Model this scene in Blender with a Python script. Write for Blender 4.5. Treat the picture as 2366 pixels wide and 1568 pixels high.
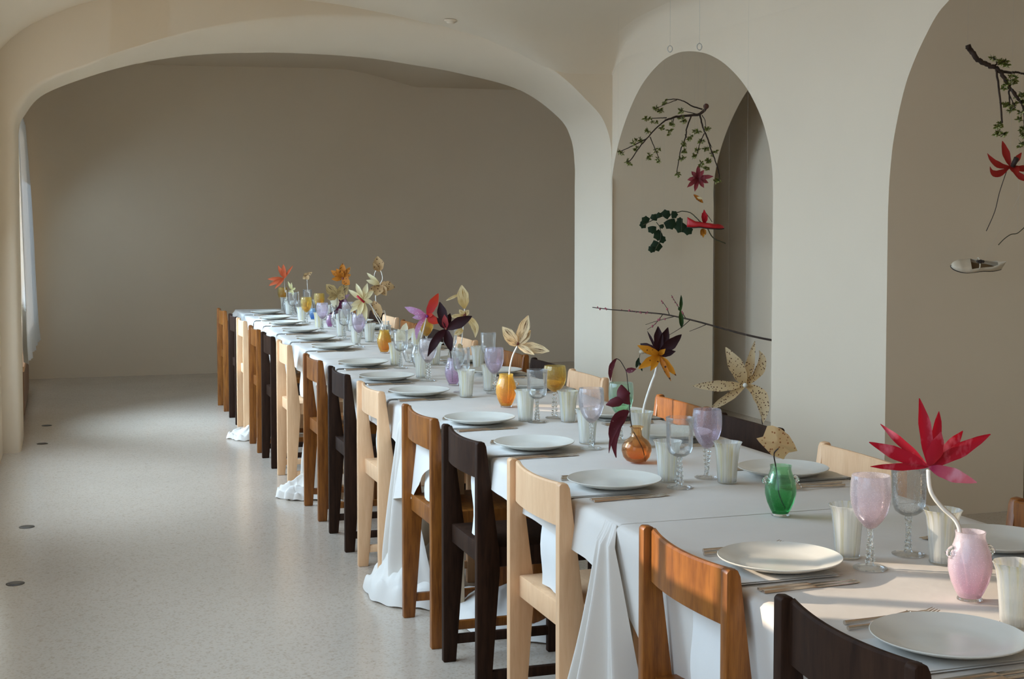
import bpy, bmesh, math, random
from mathutils import Vector, Matrix, noise
random.seed(7)
PI = math.pi
for o in list(bpy.data.objects): bpy.data.objects.remove(o)
COL = bpy.context.scene.collection
SC = bpy.context.scene

# ------------------------------------------------------------------ camera
FPX, W, HH = 3150.0, 2366, 1568
EYE = 1.43
PITCH = math.radians(2.9)
SHIFT = 257 - FPX*math.tan(PITCH)
YAW = math.atan((W/2-137)/FPX)
F0 = Vector((math.sin(YAW), math.cos(YAW), 0)); RT = Vector((math.cos(YAW), -math.sin(YAW), 0)); UP = Vector((0, 0, 1))
FW = F0*math.cos(PITCH)-UP*math.sin(PITCH); CU = UP*math.cos(PITCH)+F0*math.sin(PITCH)
cd = bpy.data.cameras.new('camera'); cam = bpy.data.objects.new('camera', cd); COL.objects.link(cam)
cd.sensor_width = 36; cd.lens = 36*FPX/W; cd.shift_y = -SHIFT/W; cd.clip_start = .05
cam.matrix_world = Matrix(((RT.x, CU.x, -FW.x, 0), (RT.y, CU.y, -FW.y, 0), (RT.z, CU.z, -FW.z, EYE), (0, 0, 0, 1)))
SC.camera = cam
def _ray(x, y): return FW + RT*((x-W/2)/FPX) - CU*((y-(HH/2-SHIFT))/FPX)
def at_x(x, y, X): d = _ray(x, y); return Vector((0, 0, EYE)) + d*(X/d.x)
def at_z(x, y, z): d = _ray(x, y); return Vector((0, 0, EYE)) + d*((z-EYE)/d.z)
def ppm(P): return FPX/((P-Vector((0, 0, EYE))).dot(FW))          # pixels per metre at a point
# ------------------------------------------------------------------ world, sun, window and fill light
wd = bpy.data.worlds.new('world'); SC.world = wd; wd.use_nodes = True
bgn = wd.node_tree.nodes['Background']; bgn.inputs[0].default_value = (.72, .86, 1, 1); bgn.inputs[1].default_value = 1.0
SUN_AZ = Vector((.863, -.505, 0)); SUN_EL = math.radians(16)
sd = bpy.data.lights.new('sun', 'SUN'); sd.energy = 5.6; sd.angle = math.radians(.6); sd.color = (1, .84, .66)
sun = bpy.data.objects.new('sun', sd); COL.objects.link(sun)
sun.rotation_euler = (SUN_AZ.normalized()*math.cos(SUN_EL)-UP*math.sin(SUN_EL)).to_track_quat('-Z', 'Y').to_euler()
sun.location = (-4, 4, 4)
def area(name, loc, sy, sz, e, col, rot=(0, -PI/2+.62, 0)):
    l = bpy.data.lights.new(name, 'AREA'); l.shape = 'RECTANGLE'; l.size = sz; l.size_y = sy; l.energy = e; l.color = col
    o = bpy.data.objects.new(name, l); COL.objects.link(o); o.location = loc; o.rotation_euler = rot; return o
SKY = (.51, .74, 1.0)
# daylight entering by the row of tall windows in the left wall (centre y, width, power), plus an added fill lamp
for i, (yc, wy, e, x) in enumerate([(10.14, .36, 55, -.44), (12.0, 2.3, 34, -.50), (7.9, 2.1, 88, -.44), (4.45, 2.2, 82, -.44), (1.0, 2.2, 26, -.44), (-2.4, 2.2, 14, -.44)]):  # first lamp is added to brighten the back bay through an invented opening
    w_ = area('window_and_fill_light', (x, yc, 1.45), wy, 1.7, e, SKY)
    w_.data.spread = math.radians(88 if i == 0 else 140)
SC.view_settings.view_transform = 'Standard'; SC.view_settings.look = 'None'; SC.view_settings.gamma = 1
SC.view_settings.use_curve_mapping = False
SC.view_settings.exposure = 0.05

# ------------------------------------------------------------------ helpers
def tag(o, label=None, cat=None, group=None, kind=None):
    if label: o['label'] = label
    if cat: o['category'] = cat
    if group: o['group'] = group
    if kind: o['kind'] = kind
    return o
def link(o, parent=None):
    COL.objects.link(o)
    if parent: o.parent = parent
    return o
def thing(name, label, cat, loc=(0, 0, 0), rz=0, group=None):
    o = bpy.data.objects.new(name, None); o.empty_display_size = .1
    link(o); o.location = loc; o.rotation_euler = (0, 0, rz); return tag(o, label, cat, group)
def mesh(name, verts, faces, mat, parent=None, uv=None, smooth=None, loc=None):
    me = bpy.data.meshes.new(name); me.from_pydata([tuple(v) for v in verts], [], faces); me.update()
    if uv:
        l = me.uv_layers.new(name='UVMap')
        for lp in me.loops: l.data[lp.index].uv = uv[lp.vertex_index]
    if smooth is not None:
        me.shade_smooth()
        if smooth < 180: me.set_sharp_from_angle(angle=math.radians(smooth))
    if mat: me.materials.append(mat)
    o = bpy.data.objects.new(name, me); link(o, parent)
    if loc is not None: o.location = loc
    return o
def inst(src, name, parent=None):
    o = bpy.data.objects.new(name, src.data); return link(o, parent)
def copy_tree(o, parent=None):
    c = o.copy(); COL.objects.link(c); c.parent = parent
    for ch in [x for x in COL.objects if x.parent == o]: copy_tree(ch, c)
    return c
class MB:
    def __init__(s): s.v = []; s.f = []; s.uv = []
    def add(s, vs, fs, uv=None):
        n = len(s.v); s.v += [Vector(v) for v in vs]; s.f += [tuple(i+n for i in f) for f in fs]
        s.uv += uv if uv else [(0, 0)]*len(vs)
    def box(s, x0, x1, y0, y1, z0, z1):
        s.add([(x0, y0, z0), (x1, y0, z0), (x1, y1, z0), (x0, y1, z0), (x0, y0, z1), (x1, y0, z1), (x1, y1, z1), (x0, y1, z1)],
              [(0, 3, 2, 1), (4, 5, 6, 7), (0, 1, 5, 4), (1, 2, 6, 5), (2, 3, 7, 6), (3, 0, 4, 7)])
    def grid(s, rows, uv=True, close=False):
        nr, nc = len(rows), len(rows[0]); vs = [v for r in rows for v in r]; fs = []
        for i in range(nr-1):
            for j in range(nc if close else nc-1):
                k = (j+1) % nc; fs.append((i*nc+j, i*nc+k, (i+1)*nc+k, (i+1)*nc+j))
        s.add(vs, fs, [(j/max(1, nc-1), i/max(1, nr-1)) for i in range(nr) for j in range(nc)])
    def lathe(s, prof, n=24, mod=None, cap=True):
        rows = []
        for (r, z) in prof:
            rows.append([(lambda a, rr: (rr*math.cos(a), rr*math.sin(a), z))(2*PI*j/n, r*(mod(2*PI*j/n, z) if mod else 1)) for j in range(n)])
        b = len(s.v); nr = len(prof); vs = [v for r in rows for v in r]; fs = []
        for i in range(nr-1):
            for j in range(n): k = (j+1) % n; fs.append((i*n+j, i*n+k, (i+1)*n+k, (i+1)*n+j))
        if cap: fs.append(tuple(reversed(range(n)))); fs.append(tuple((nr-1)*n+j for j in range(n)))
        s.add(vs, fs, [(abs(1-2*j/n), i/(nr-1)) for i in range(nr) for j in range(n)])
    def tube(s, pts, rad, n=6):
        pts = [Vector(p) for p in pts]; m = len(pts); rows = []
        if not hasattr(rad, '__len__'): rad = [rad]*m
        ref = None
        for i, p in enumerate(pts):
            t = (pts[min(i+1, m-1)]-pts[max(i-1, 0)])
            t = t.normalized() if t.length > 1e-9 else UP.copy()
            if ref is None: ref = t.orthogonal().normalized()
            ref = (ref-t*ref.dot(t)); ref = ref.normalized() if ref.length > 1e-6 else t.orthogonal().normalized()
            b = t.cross(ref)
            rows.append([p+(ref*math.cos(2*PI*k/n)+b*math.sin(2*PI*k/n))*rad[i] for k in range(n)])
        vs = [v for r in rows for v in r]; fs = []
        for i in range(m-1):
            for k in range(n): q = (k+1) % n; fs.append((i*n+k, i*n+q, (i+1)*n+q, (i+1)*n+k))
        fs.append(tuple(reversed(range(n)))); fs.append(tuple((m-1)*n+k for k in range(n)))
        s.add(vs, fs)
    def ball(s, c, r, n=8, m=5, sc=(1, 1, 1)):
        c = Vector(c); vs = [c+Vector((0, 0, -r*sc[2]))]; fs = []
        for i in range(1, m):
            ph = -PI/2+PI*i/m
            for j in range(n): a = 2*PI*j/n; vs.append(c+Vector((r*sc[0]*math.cos(ph)*math.cos(a), r*sc[1]*math.cos(ph)*math.sin(a), r*sc[2]*math.sin(ph))))
        vs.append(c+Vector((0, 0, r*sc[2]))); t = len(vs)-1
        for j in range(n):
            k = (j+1) % n; fs.append((0, 1+k, 1+j)); fs.append((t, t-n+j, t-n+k))
            for i in range(m-2): fs.append((1+i*n+j, 1+i*n+k, 1+(i+1)*n+k, 1+(i+1)*n+j))
        s.add(vs, fs)
    def build(s, name, mat, parent=None, smooth=None, loc=None): return mesh(name, s.v, s.f, mat, parent, s.uv, smooth, loc)
def bevelled(o, w=.003, seg=2):
    bm = bmesh.new(); bm.from_mesh(o.data); bmesh.ops.remove_doubles(bm, verts=bm.verts, dist=1e-5)
    bmesh.ops.bevel(bm, geom=[e for e in bm.edges if len(e.link_faces) == 2 and e.calc_face_angle(0) > .5], offset=w, segments=seg, affect='EDGES', profile=.5, clamp_overlap=True)
    bm.to_mesh(o.data); bm.free(); o.data.shade_smooth(); o.data.set_sharp_from_angle(angle=math.radians(35)); return o
def interp(tab, x):
    if x <= tab[0][0]: return tab[0][1]
    for (a, u), (b, v) in zip(tab, tab[1:]):
        if x <= b: return u+(v-u)*(x-a)/(b-a)
    return tab[-1][1]
def smooth_tab(tab, n=60):                     # Catmull-Rom resample of (x, z) pairs
    out = []
    P = [tab[0]]+list(tab)+[tab[-1]]
    for i in range(1, len(P)-2):
        p0, p1, p2, p3 = [Vector((a[0], a[1])) for a in P[i-1:i+3]]
        for k in range(max(2, n//(len(tab)-1))):
            t = k/max(2, n//(len(tab)-1))
            out.append(tuple(.5*((2*p1)+(p2-p0)*t+(2*p0-5*p1+4*p2-p3)*t*t+(3*p1-p0-3*p2+p3)*t**3)))
    out.append(tuple(tab[-1])); return out
def spline(pts, n=8):
    P = [Vector(p) for p in pts]; P = [P[0]]+P+[P[-1]]; out = []
    for i in range(1, len(P)-2):
        p0, p1, p2, p3 = P[i-1:i+3]
        for k in range(n):
            t = k/n; out.append(.5*((2*p1)+(p2-p0)*t+(2*p0-5*p1+4*p2-p3)*t*t+(3*p1-p0-3*p2+p3)*t**3))
    out.append(P[-1].copy()); return out

# ------------------------------------------------------------------ materials
class NT:
    def __init__(s, name):
        s.m = bpy.data.materials.new(name); s.m.use_nodes = True; s.t = s.m.node_tree; s.t.nodes.clear()
        s.out = s.n('ShaderNodeOutputMaterial')
    def n(s, typ, ins=None, **kw):
        nd = s.t.nodes.new(typ)
        for k, v in kw.items(): setattr(nd, k, v)
        for k, v in (ins or {}).items(): s.set(nd, k, v)
        return nd
    def set(s, nd, k, v):
        i = nd.inputs[k]
        if isinstance(v, bpy.types.NodeSocket): s.t.links.new(v, i)
        elif isinstance(v, (tuple, list)) and i.type == 'RGBA' and len(v) == 3: i.default_value = (*v, 1)
        else: i.default_value = v
    def surf(s, sock): s.t.links.new(sock, s.out.inputs['Surface']); return s.m
    def ramp(s, fac, stops):
        r = s.n('ShaderNodeValToRGB', {'Fac': fac}); e = r.color_ramp.elements
        while len(e) < len(stops): e.new(.5)
        for el, (p, c) in zip(e, stops): el.position = p; el.color = (*c, 1)
        return r.outputs[0]
    def coord(s, w='Object', scale=(1, 1, 1)):
        c = s.n('ShaderNodeTexCoord'); m = s.n('ShaderNodeMapping', {'Vector': c.outputs[w], 'Scale': scale}); return m.outputs[0]
    def noise(s, vec, scale, detail=3, rough=.5): return s.n('ShaderNodeTexNoise', {'Vector': vec, 'Scale': scale, 'Detail': detail, 'Roughness': rough}).outputs[0]
    def mix(s, f, a, b):
        m = s.n('ShaderNodeMix', data_type='RGBA'); s.set(m, 0, f); s.set(m, 6, a); s.set(m, 7, b); return m.outputs[2]
    def bump(s, h, st, d=.002): return s.n('ShaderNodeBump', {'Height': h, 'Strength': st, 'Distance': d}).outputs[0]
    def pbsdf(s, **kw):
        b = s.n('ShaderNodeBsdfPrincipled')
        for k, v in kw.items(): s.set(b, k.replace('_', ' '), v)
        return b.outputs[0]
def m_plain(name, c, rough=.6, metal=0, spec=.5, var=.12, sc=30):
    t = NT(name); v = t.noise(t.coord(), sc, 4)
    col = t.ramp(v, [(.3, tuple(x*(1-var) for x in c)), (.7, tuple(min(1, x*(1+var)) for x in c))])
    return t.surf(t.pbsdf(Base_Color=col, Roughness=rough, Metallic=metal, Specular_IOR_Level=spec))
def m_plaster(name, c):
    t = NT(name); co = t.coord()
    v = t.noise(co, 1.3, 4); col = t.ramp(v, [(.3, tuple(x*.965 for x in c)), (.7, c)])
    return t.surf(t.pbsdf(Base_Color=col, Roughness=.85, Specular_IOR_Level=.2, Normal=t.bump(t.noise(co, 60, 3), .08)))
def m_wood(name, a, b, rough=.42, spec=.4):
    t = NT(name); oi = t.n('ShaderNodeObjectInfo')
    c = t.n('ShaderNodeTexCoord'); off = t.n('ShaderNodeVectorMath', {0: c.outputs['Object'], 1: oi.outputs['Random']}, operation='ADD')
    m1 = t.n('ShaderNodeMapping', {'Vector': off.outputs[0], 'Scale': (18, 9, 2.0)}).outputs[0]
    w = t.noise(m1, 3.5, 5, .6); fine = t.noise(t.n('ShaderNodeMapping', {'Vector': off.outputs[0], 'Scale': (160, 60, 6)}).outputs[0], 3, 3)
    f = t.n('ShaderNodeMath', {0: w, 1: t.n('ShaderNodeMath', {0: fine, 1: .35}, operation='MULTIPLY').outputs[0]}, operation='ADD').outputs[0]
    col = t.ramp(f, [(.45, a), (.85, b)])
    return t.surf(t.pbsdf(Base_Color=col, Roughness=rough, Specular_IOR_Level=spec, Normal=t.bump(fine, .05, .001)))
def m_cloth(name, c, trans=.15):
    t = NT(name); co = t.coord()
    v = t.noise(co, 6, 4); col = t.ramp(v, [(.3, tuple(x*.96 for x in c)), (.7, c)])
    wv = t.noise(t.coord(scale=(900, 900, 900)), 1, 2)
    nrm = t.bump(t.n('ShaderNodeMath', {0: t.noise(co, 9, 4), 1: 3.0}, operation='MULTIPLY').outputs[0], .25, .004)
    d = t.pbsdf(Base_Color=col, Roughness=.9, Specular_IOR_Level=.1, Normal=nrm)
    tr = t.n('ShaderNodeBsdfTranslucent', {'Color': col})
    return t.surf(t.n('ShaderNodeMixShader', {0: trans, 1: d, 2: tr.outputs[0]}).outputs[0])
def m_terrazzo(name):
    t = NT(name); co = t.coord()
    base = t.ramp(t.noise(co, .7, 4), [(.3, (.475, .385, .298)), (.7, (.53, .43, .335))])
    vo = t.n('ShaderNodeTexVoronoi', {'Vector': co, 'Scale': 150}); vo2 = t.n('ShaderNodeTexVoronoi', {'Vector': co, 'Scale': 75})
    sp = t.ramp(vo.outputs['Color'], [(.15, (.62, .56, .48)), (.36, (1, 1, 1)), (.8, (1, 1, 1)), (.92, (1.12, 1.11, 1.08))])
    mk = t.n('ShaderNodeMix', data_type='RGBA', blend_type='MULTIPLY'); t.set(mk, 0, .42); t.set(mk, 6, base); t.set(mk, 7, sp)
    sp2 = t.ramp(vo2.outputs['Color'], [(.08, (.74, .69, .63)), (.18, (1, 1, 1))])
    mk2 = t.n('ShaderNodeMix', data_type='RGBA', blend_type='MULTIPLY'); t.set(mk2, 0, .45); t.set(mk2, 6, mk.outputs[2]); t.set(mk2, 7, sp2)
    r = t.ramp(t.noise(co, 1.1, 3), [(.3, (.17, .17, .17)), (.7, (.25, .25, .25))])
    return t.surf(t.pbsdf(Base_Color=mk2.outputs[2], Roughness=r, Specular_IOR_Level=.4))
def m_thin(name, lo, hi, cloud=.2, bub=.3, rough=.06):
    """thin bubbled coloured glass: tinted clear sheet with gloss, seeds and a little cloudiness; lo at the foot, hi at the rim"""
    t = NT(name); g = t.n('ShaderNodeTexCoord'); sx = t.n('ShaderNodeSeparateXYZ', {0: g.outputs['Generated']})
    rt = lambda c: tuple(x**.42 for x in c)
    col = t.ramp(sx.outputs[2], [(.05, rt(lo)), (.75, rt(hi))])
    vo = t.n('ShaderNodeTexVoronoi', {'Vector': g.outputs['Object'], 'Scale': 320})
    seed = t.ramp(vo.outputs['Distance'], [(.12, (1, 1, 1)), (.3, (0, 0, 0))])
    nb = t.bump(t.n('ShaderNodeMath', {0: t.noise(g.outputs['Object'], 90, 3), 1: seed}, operation='ADD').outputs[0], .35, .002)
    tr = t.n('ShaderNodeBsdfTransparent', {'Color': col})
    gl = t.n('ShaderNodeBsdfGlossy', {'Color': (1, 1, 1), 'Roughness': rough, 'Normal': nb})
    df = t.n('ShaderNodeBsdfTranslucent', {'Color': col}); dd = t.n('ShaderNodeBsdfDiffuse', {'Color': col})
    ds = t.n('ShaderNodeMixShader', {0: .5, 1: df.outputs[0], 2: dd.outputs[0]})
    cf = t.n('ShaderNodeMath', {0: seed, 1: bub}, operation='MULTIPLY'); cf2 = t.n('ShaderNodeMath', {0: cf.outputs[0], 1: cloud}, operation='ADD', use_clamp=True)
    a = t.n('ShaderNodeMixShader', {0: cf2.outputs[0], 1: tr.outputs[0], 2: ds.outputs[0]})
    lw = t.n('ShaderNodeLayerWeight', {'Blend': .28, 'Normal': nb})
    fr = t.n('ShaderNodeMath', {0: lw.outputs['Fresnel'], 1: .8}, operation='MULTIPLY')
    return t.surf(t.n('ShaderNodeMixShader', {0: fr.outputs[0], 1: a.outputs[0], 2: gl.outputs[0]}).outputs[0])
def m_glass(name, c=(1, 1, 1)):
    t = NT(name); co = t.coord(); return t.surf(t.n('ShaderNodeBsdfGlass', {'Color': c, 'Roughness': .02, 'IOR': 1.45, 'Normal': t.bump(t.noise(co, 80, 2), .1)}).outputs[0])
def m_tumbler(name):
    t = NT(name); oi = t.n('ShaderNodeObjectInfo'); u = t.coord('UV', (4.5, .55, 1))
    sh = t.n('ShaderNodeVectorMath', {0: u, 1: oi.outputs['Random']}, operation='ADD')
    st = t.noise(sh.outputs[0], 2.2, 4, .6)
    g = t.n('ShaderNodeTexCoord')
    col = t.ramp(st, [(.50, (.95, .93, .88)), (.58, (.93, .86, .60)), (.69, (.82, .64, .24))])
    opq = t.ramp(t.noise(sh.outputs[0], 5, 3), [(.3, (.34, .34, .34)), (.7, (.58, .58, .58))])
    tr = t.n('ShaderNodeBsdfTransparent', {'Color': (.97, .97, .94)}); df = t.n('ShaderNodeBsdfTranslucent', {'Color': col}); dd = t.n('ShaderNodeBsdfDiffuse', {'Color': col})
    ds = t.n('ShaderNodeMixShader', {0: .55, 1: df.outputs[0], 2: dd.outputs[0]})
    a = t.n('ShaderNodeMixShader', {0: opq, 1: tr.outputs[0], 2: ds.outputs[0]})
    gl = t.n('ShaderNodeBsdfGlossy', {'Roughness': .12, 'Normal': t.bump(t.noise(g.outputs['Object'], 70, 3), .25)})
    lw = t.n('ShaderNodeLayerWeight', {'Blend': .22}); f2 = t.n('ShaderNodeMath', {0: lw.outputs['Fresnel'], 1: .7}, operation='MULTIPLY')
    return t.surf(t.n('ShaderNodeMixShader', {0: f2.outputs[0], 1: a.outputs[0], 2: gl.outputs[0]}).outputs[0])
def m_petal(name, base, tip, spot=None, spots=.0, streak=False, trans=.25, sc=55, cloud=False):
    """dyed paper petal: colour runs from base to tip along its length, with dyed spots or streaks"""
    t = NT(name); c = t.n('ShaderNodeTexCoord'); sx = t.n('ShaderNodeSeparateXYZ', {0: c.outputs['UV']})
    jit = t.n('ShaderNodeMath', {0: sx.outputs[1], 1: t.n('ShaderNodeMath', {0: t.noise(c.outputs['Object'], 40, 3), 1: .3}, operation='MULTIPLY').outputs[0]}, operation='ADD').outputs[0]
    col = t.ramp(jit, [(.2, base), (.95, tip)])
    if spot:
        if cloud:
            f = t.ramp(t.noise(t.n('ShaderNodeMapping', {'Vector': c.outputs['Object'], 'Scale': (1, 1, .6)}).outputs[0], 38, 3), [(.5, (0, 0, 0)), (.72, (spots, spots, spots))])
        elif streak:
            s = t.noise(t.n('ShaderNodeMapping', {'Vector': c.outputs['UV'], 'Scale': (9, 1.1, 1)}).outputs[0], 2.0, 4, .6)
            f = t.ramp(s, [(.53, (0, 0, 0)), (.60, (1, 1, 1))])
        else:
            vo = t.n('ShaderNodeTexVoronoi', {'Vector': c.outputs['Object'], 'Scale': sc*1.7})
            f0 = t.ramp(vo.outputs['Distance'], [(.24, (1, 1, 1)), (.33, (0, 0, 0))])
            keep = t.ramp(vo.outputs['Color'], [(1-spots-.01, (0, 0, 0)), (1-spots, (1, 1, 1))])
            f = t.n('ShaderNodeMath', {0: f0, 1: keep}, operation='MULTIPLY').outputs[0]
        col = t.mix(f, col, spot)
    n = t.bump(t.noise(t.n('ShaderNodeMapping', {'Vector': c.outputs['UV'], 'Scale': (14, 1.5, 1)}).outputs[0], 3, 3), .3, .002)
    d = t.pbsdf(Base_Color=col, Roughness=.6, Specular_IOR_Level=.25, Normal=n); tr = t.n('ShaderNodeBsdfTranslucent', {'Color': col})
    return t.surf(t.n('ShaderNodeMixShader', {0: trans, 1: d, 2: tr.outputs[0]}).outputs[0])

PLASTER = m_plaster('white_plaster', (.80, .667, .50))
BACKP = PLASTER
FLOOR = m_terrazzo('terrazzo')
CLOTH = m_cloth('white_linen', (.82, .75, .665))
NAPK = m_cloth('napkin_linen', (.84, .80, .74), .08)
BROWN = m_wood('brown_stained_wood', (.135, .037, .005), (.32, .108, .016))
BLOND = m_wood('blond_wood', (.71, .41, .215), (.81, .51, .285), .5)
DARK = m_wood('dark_stained_wood', (.016, .0062, .003), (.038, .0165, .008), .62, .14)
STON = m_plain('glazed_stoneware', (.70, .665, .58), .22, 0, .5, .03, 14)
STEEL = m_plain('brushed_steel', (.72, .66, .59), .26, 1, .5, .08)
CLEAR = m_glass('clear_glass', (.97, .98, .97))
G_CLEAR = m_thin('clear_bubbled_glass', (.94, .95, .94), (.96, .97, .96), .04, .20)
G_PINK = m_thin('pink_bubbled_glass', (.93, .70, .74), (.95, .85, .88), .30, .35)
G_LILAC = m_thin('lilac_bubbled_glass', (.80, .66, .80), (.88, .80, .89), .14, .32)
G_BLUSH = m_thin('blush_bubbled_glass', (.93, .83, .86), (.96, .92, .93), .10, .32)
G_AMBER = m_thin('amber_bubbled_glass', (.86, .42, .03), (.92, .66, .16), .16, .25)
G_GREEN = m_thin('pale_green_glass', (.42, .78, .45), (.72, .92, .74), .08, .22)
V_PINK = m_thin('pink_vase_glass', (.93, .50, .62), (.94, .78, .82), .48, .3)
V_GREEN = m_thin('green_vase_glass', (.02, .36, .06), (.46, .82, .50), .08, .15)
V_AMBER = m_thin('amber_vase_glass', (.90, .29, .01), (.93, .56, .06), .26, .2)
V_ORANGE = m_thin('orange_flask_glass', (.92, .30, .06), (.97, .60, .26), .06, .05)
V_LILAC = m_thin('lilac_vase_glass', (.62, .36, .55), (.84, .74, .84), .25, .25)
V_BLUE = m_thin('blue_vase_glass', (.02, .16, .62), (.42, .66, .88), .20, .2)
V_MAUVE = m_thin('mauve_vase_glass', (.42, .14, .34), (.70, .50, .68), .22, .2)
V_CLEAR = G_CLEAR
SCLEAR = m_thin('clear_smooth_glass', (.94, .95, .94), (.95, .96, .95), .03, 0, .03)
TUMB = m_tumbler('streaked_milk_glass')
STEMW = m_plain('white_wrapped_wire', (.80, .74, .64), .7)
STEMD = m_plain('dark_twig', (.035, .018, .012), .7)
BARK = m_plain('bark', (.045, .026, .016), .8, 0, .3, .4)
THREAD = m_plain('nylon_thread', (.55, .52, .47), .4)

# ------------------------------------------------------------------ the room
XA, XB = 3.81, 4.63                     # arcade wall faces
def smin(a, b, k=.05):
    h = max(k-abs(a-b), 0)/k; return min(a, b)-h*h*k*.25
VA = smooth_tab([(-.95, 1.2), (-.72, 1.9), (-.5, 2.32), (-.331, 2.546), (-.2, 2.672), (-.02, 2.776), (.271, 2.886), (.7, 2.935), (1.4, 2.955), (2.0, 2.96), (2.6, 2.955), (3.0, 2.945), (3.3, 2.93), (3.55, 2.90), (3.68, 2.87), (3.75, 2.83), (3.79, 2.77), (3.804, 2.70)], 170)+[(3.811, 2.60)]
NEAR = [(.271, 2.6), (1.388, 2.82), (1.793, 2.856), (2.177, 2.854), (2.538, 2.824), (2.839, 2.76), (3.1, 2.665), (3.353, 2.547), (3.5, 2.43), (3.67, 2.29), (3.74, 2.19), (3.778, 2.123), (3.80, 2.0), (3.811, 1.9)]
COVE = [(-.1, 2.40), (0, 2.53), (.14, 2.657), (.31, 2.773), (.52, 2.84), (.68, 2.885), (1.0, 2.94), (1.6, 3.1), (20, 8)]
def vault(x, y):
    a = interp(VA, x)
    if x < 1.0: return a
    b = -smin(-interp(NEAR, x), -interp(COVE, 9.18-y), .08)+max(0, 2.7-x)**2*.16
    return smin(a, b, .14)
ys = []; y = 9.19
while y > -4.01: ys.append(y); y -= .05
xs = []
x = -.62
while x < 2.9: xs.append(x); x += .07
while x < 3.7: xs.append(x); x += .025
xs += [3.7, 3.73, 3.75, 3.77, 3.785, 3.795, 3.80, 3.804, 3.809]
mb = MB(); mb.grid([[(x, y, vault(x, y)) for x in xs] for y in ys]); 
tag(mb.build('ceiling', PLASTER, smooth=50), kind='structure')
mb = MB(); mb.box(-3, 7, -5, 15, -.12, 0); tag(mb.build('floor', FLOOR), kind='structure')
# arch outlines of the arcade openings (y, z), left jamb to right jamb
ARC_A = [(9.181, 1.60), (9.175, 1.786), (9.073, 2.01), (8.895, 2.223), (8.656, 2.407), (8.364, 2.523), (8.117, 2.559), (7.883, 2.546), (7.632, 2.495), (7.394, 2.401), (7.167, 2.261), (6.997, 2.097), (6.89, 1.932), (6.835, 1.762), (6.822, 1.60)]
HB = [(1.2, 1.50), (1.195, 1.61), (1.187, 1.70), (1.165, 1.838), (1.12, 1.986), (1.067, 2.113), (1.007, 2.208), (.933, 2.30), (.84, 2.395), (.745, 2.452), (.5, 2.565), (.25, 2.64), (0, 2.665)]
def arcB(c): return [(c+a, z) for a, z in HB]+[(c-a, z) for a, z in reversed(HB[:-1])]
OPEN = [smooth_tab(ARC_A, 84), smooth_tab(arcB(4.5), 96), smooth_tab(arcB(1.0), 72), smooth_tab(arcB(-2.5), 72)]
def arcade(name, X0, X1, Y0, Y1, opens, ztop=3.3, mat=PLASTER):
    mb = MB(); prev = Y1
    for arc in opens:
        ya, yb = arc[0][0], arc[-1][0]
        if prev-ya > 1e-3:
            for X in (X0, X1): mb.add([(X, prev, 0), (X, ya, 0), (X, ya, ztop), (X, prev, ztop)], [(0, 1, 2, 3)])
        for (p, q) in zip(arc, arc[1:]):
            for X in (X0, X1): mb.add([(X, p[0], p[1]), (X, q[0], q[1]), (X, q[0], ztop), (X, p[0], ztop)], [(0, 1, 2, 3)])
        ring = [(ya, 0)]+list(arc)+[(yb, 0)]
        mb.grid([[(X, a, b) for a, b in ring] for X in (X0, X0+.3*(X1-X0), X0+.65*(X1-X0), X1)])
        prev = yb
    for X in (X0, X1): mb.add([(X, prev, 0), (X, Y0, 0), (X, Y0, ztop), (X, prev, ztop)], [(0, 1, 2, 3)])
    mb.add([(X0, Y1, 0), (X1, Y1, 0), (X1, Y1, ztop), (X0, Y1, ztop)], [(0, 1, 2, 3)])
    return tag(mb.build(name, mat, smooth=40), kind='structure')
arcade('wall_right', XA, XB, -4.0, 9.2, OPEN)
# transverse arch between main bay and back bay
FAR = smooth_tab([(-.25, 0), (-.25, 1.0), (-.25, 1.9), (-.245, 2.10), (-.205, 2.20), (-.086, 2.338), (.199, 2.466), (.532, 2.573), (.932, 2.649), (1.388, 2.685), (1.793, 2.690), (2.177, 2.676), (2.538, 2.636), (2.839, 2.595), (3.353, 2.482), (3.67, 2.287), (3.778, 2.123), (3.81, 1.92), (3.811, 1.7), (3.811, 1.0), (3.811, 0)], 200)
LIFT = [(-.25, 0), (-.1, .0), (.2, .004), (.532, .035), (.932, .085), (1.388, .135), (1.793, .166), (2.177, .178), (2.538, .188), (2.839, .165), (3.1, .125), (3.353, .065), (3.6, .012), (3.75, 0), (3.81, 0)]
def section(y, w, side=0.0):
    r = []
    for (x, z) in FAR:
        xx = x-side*max(0, min(1, (.6-x)/.6)) if x < .6 else x
        r.append((xx, y, z+interp(LIFT, x)*w))
    return r
mb = MB()
secs = [section(9.93, .05, .012), section(9.90, 0), section(9.62, .10), section(9.46, .22), section(9.34, .42), section(9.26, .66), section(9.21, .88, .006), section(9.185, 1.0, .02), section(9.175, 1.12, .05)]
def face_out(y, h): return [(x-(.5 if x < -.24 else .5*max(0, (.3-x)/.55)), y, max(z, 0)+(h if z > 1.95 else 0)) if x < .3 else (x, y, z+(h if z > 1.9 else 0)) for (x, yy, z) in section(y, 1.0)]
mb.grid([face_out(9.93, .7)]+secs+[face_out(9.17, .6)])
tag(mb.build('trim_1', PLASTER, smooth=55), kind='structure')
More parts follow.
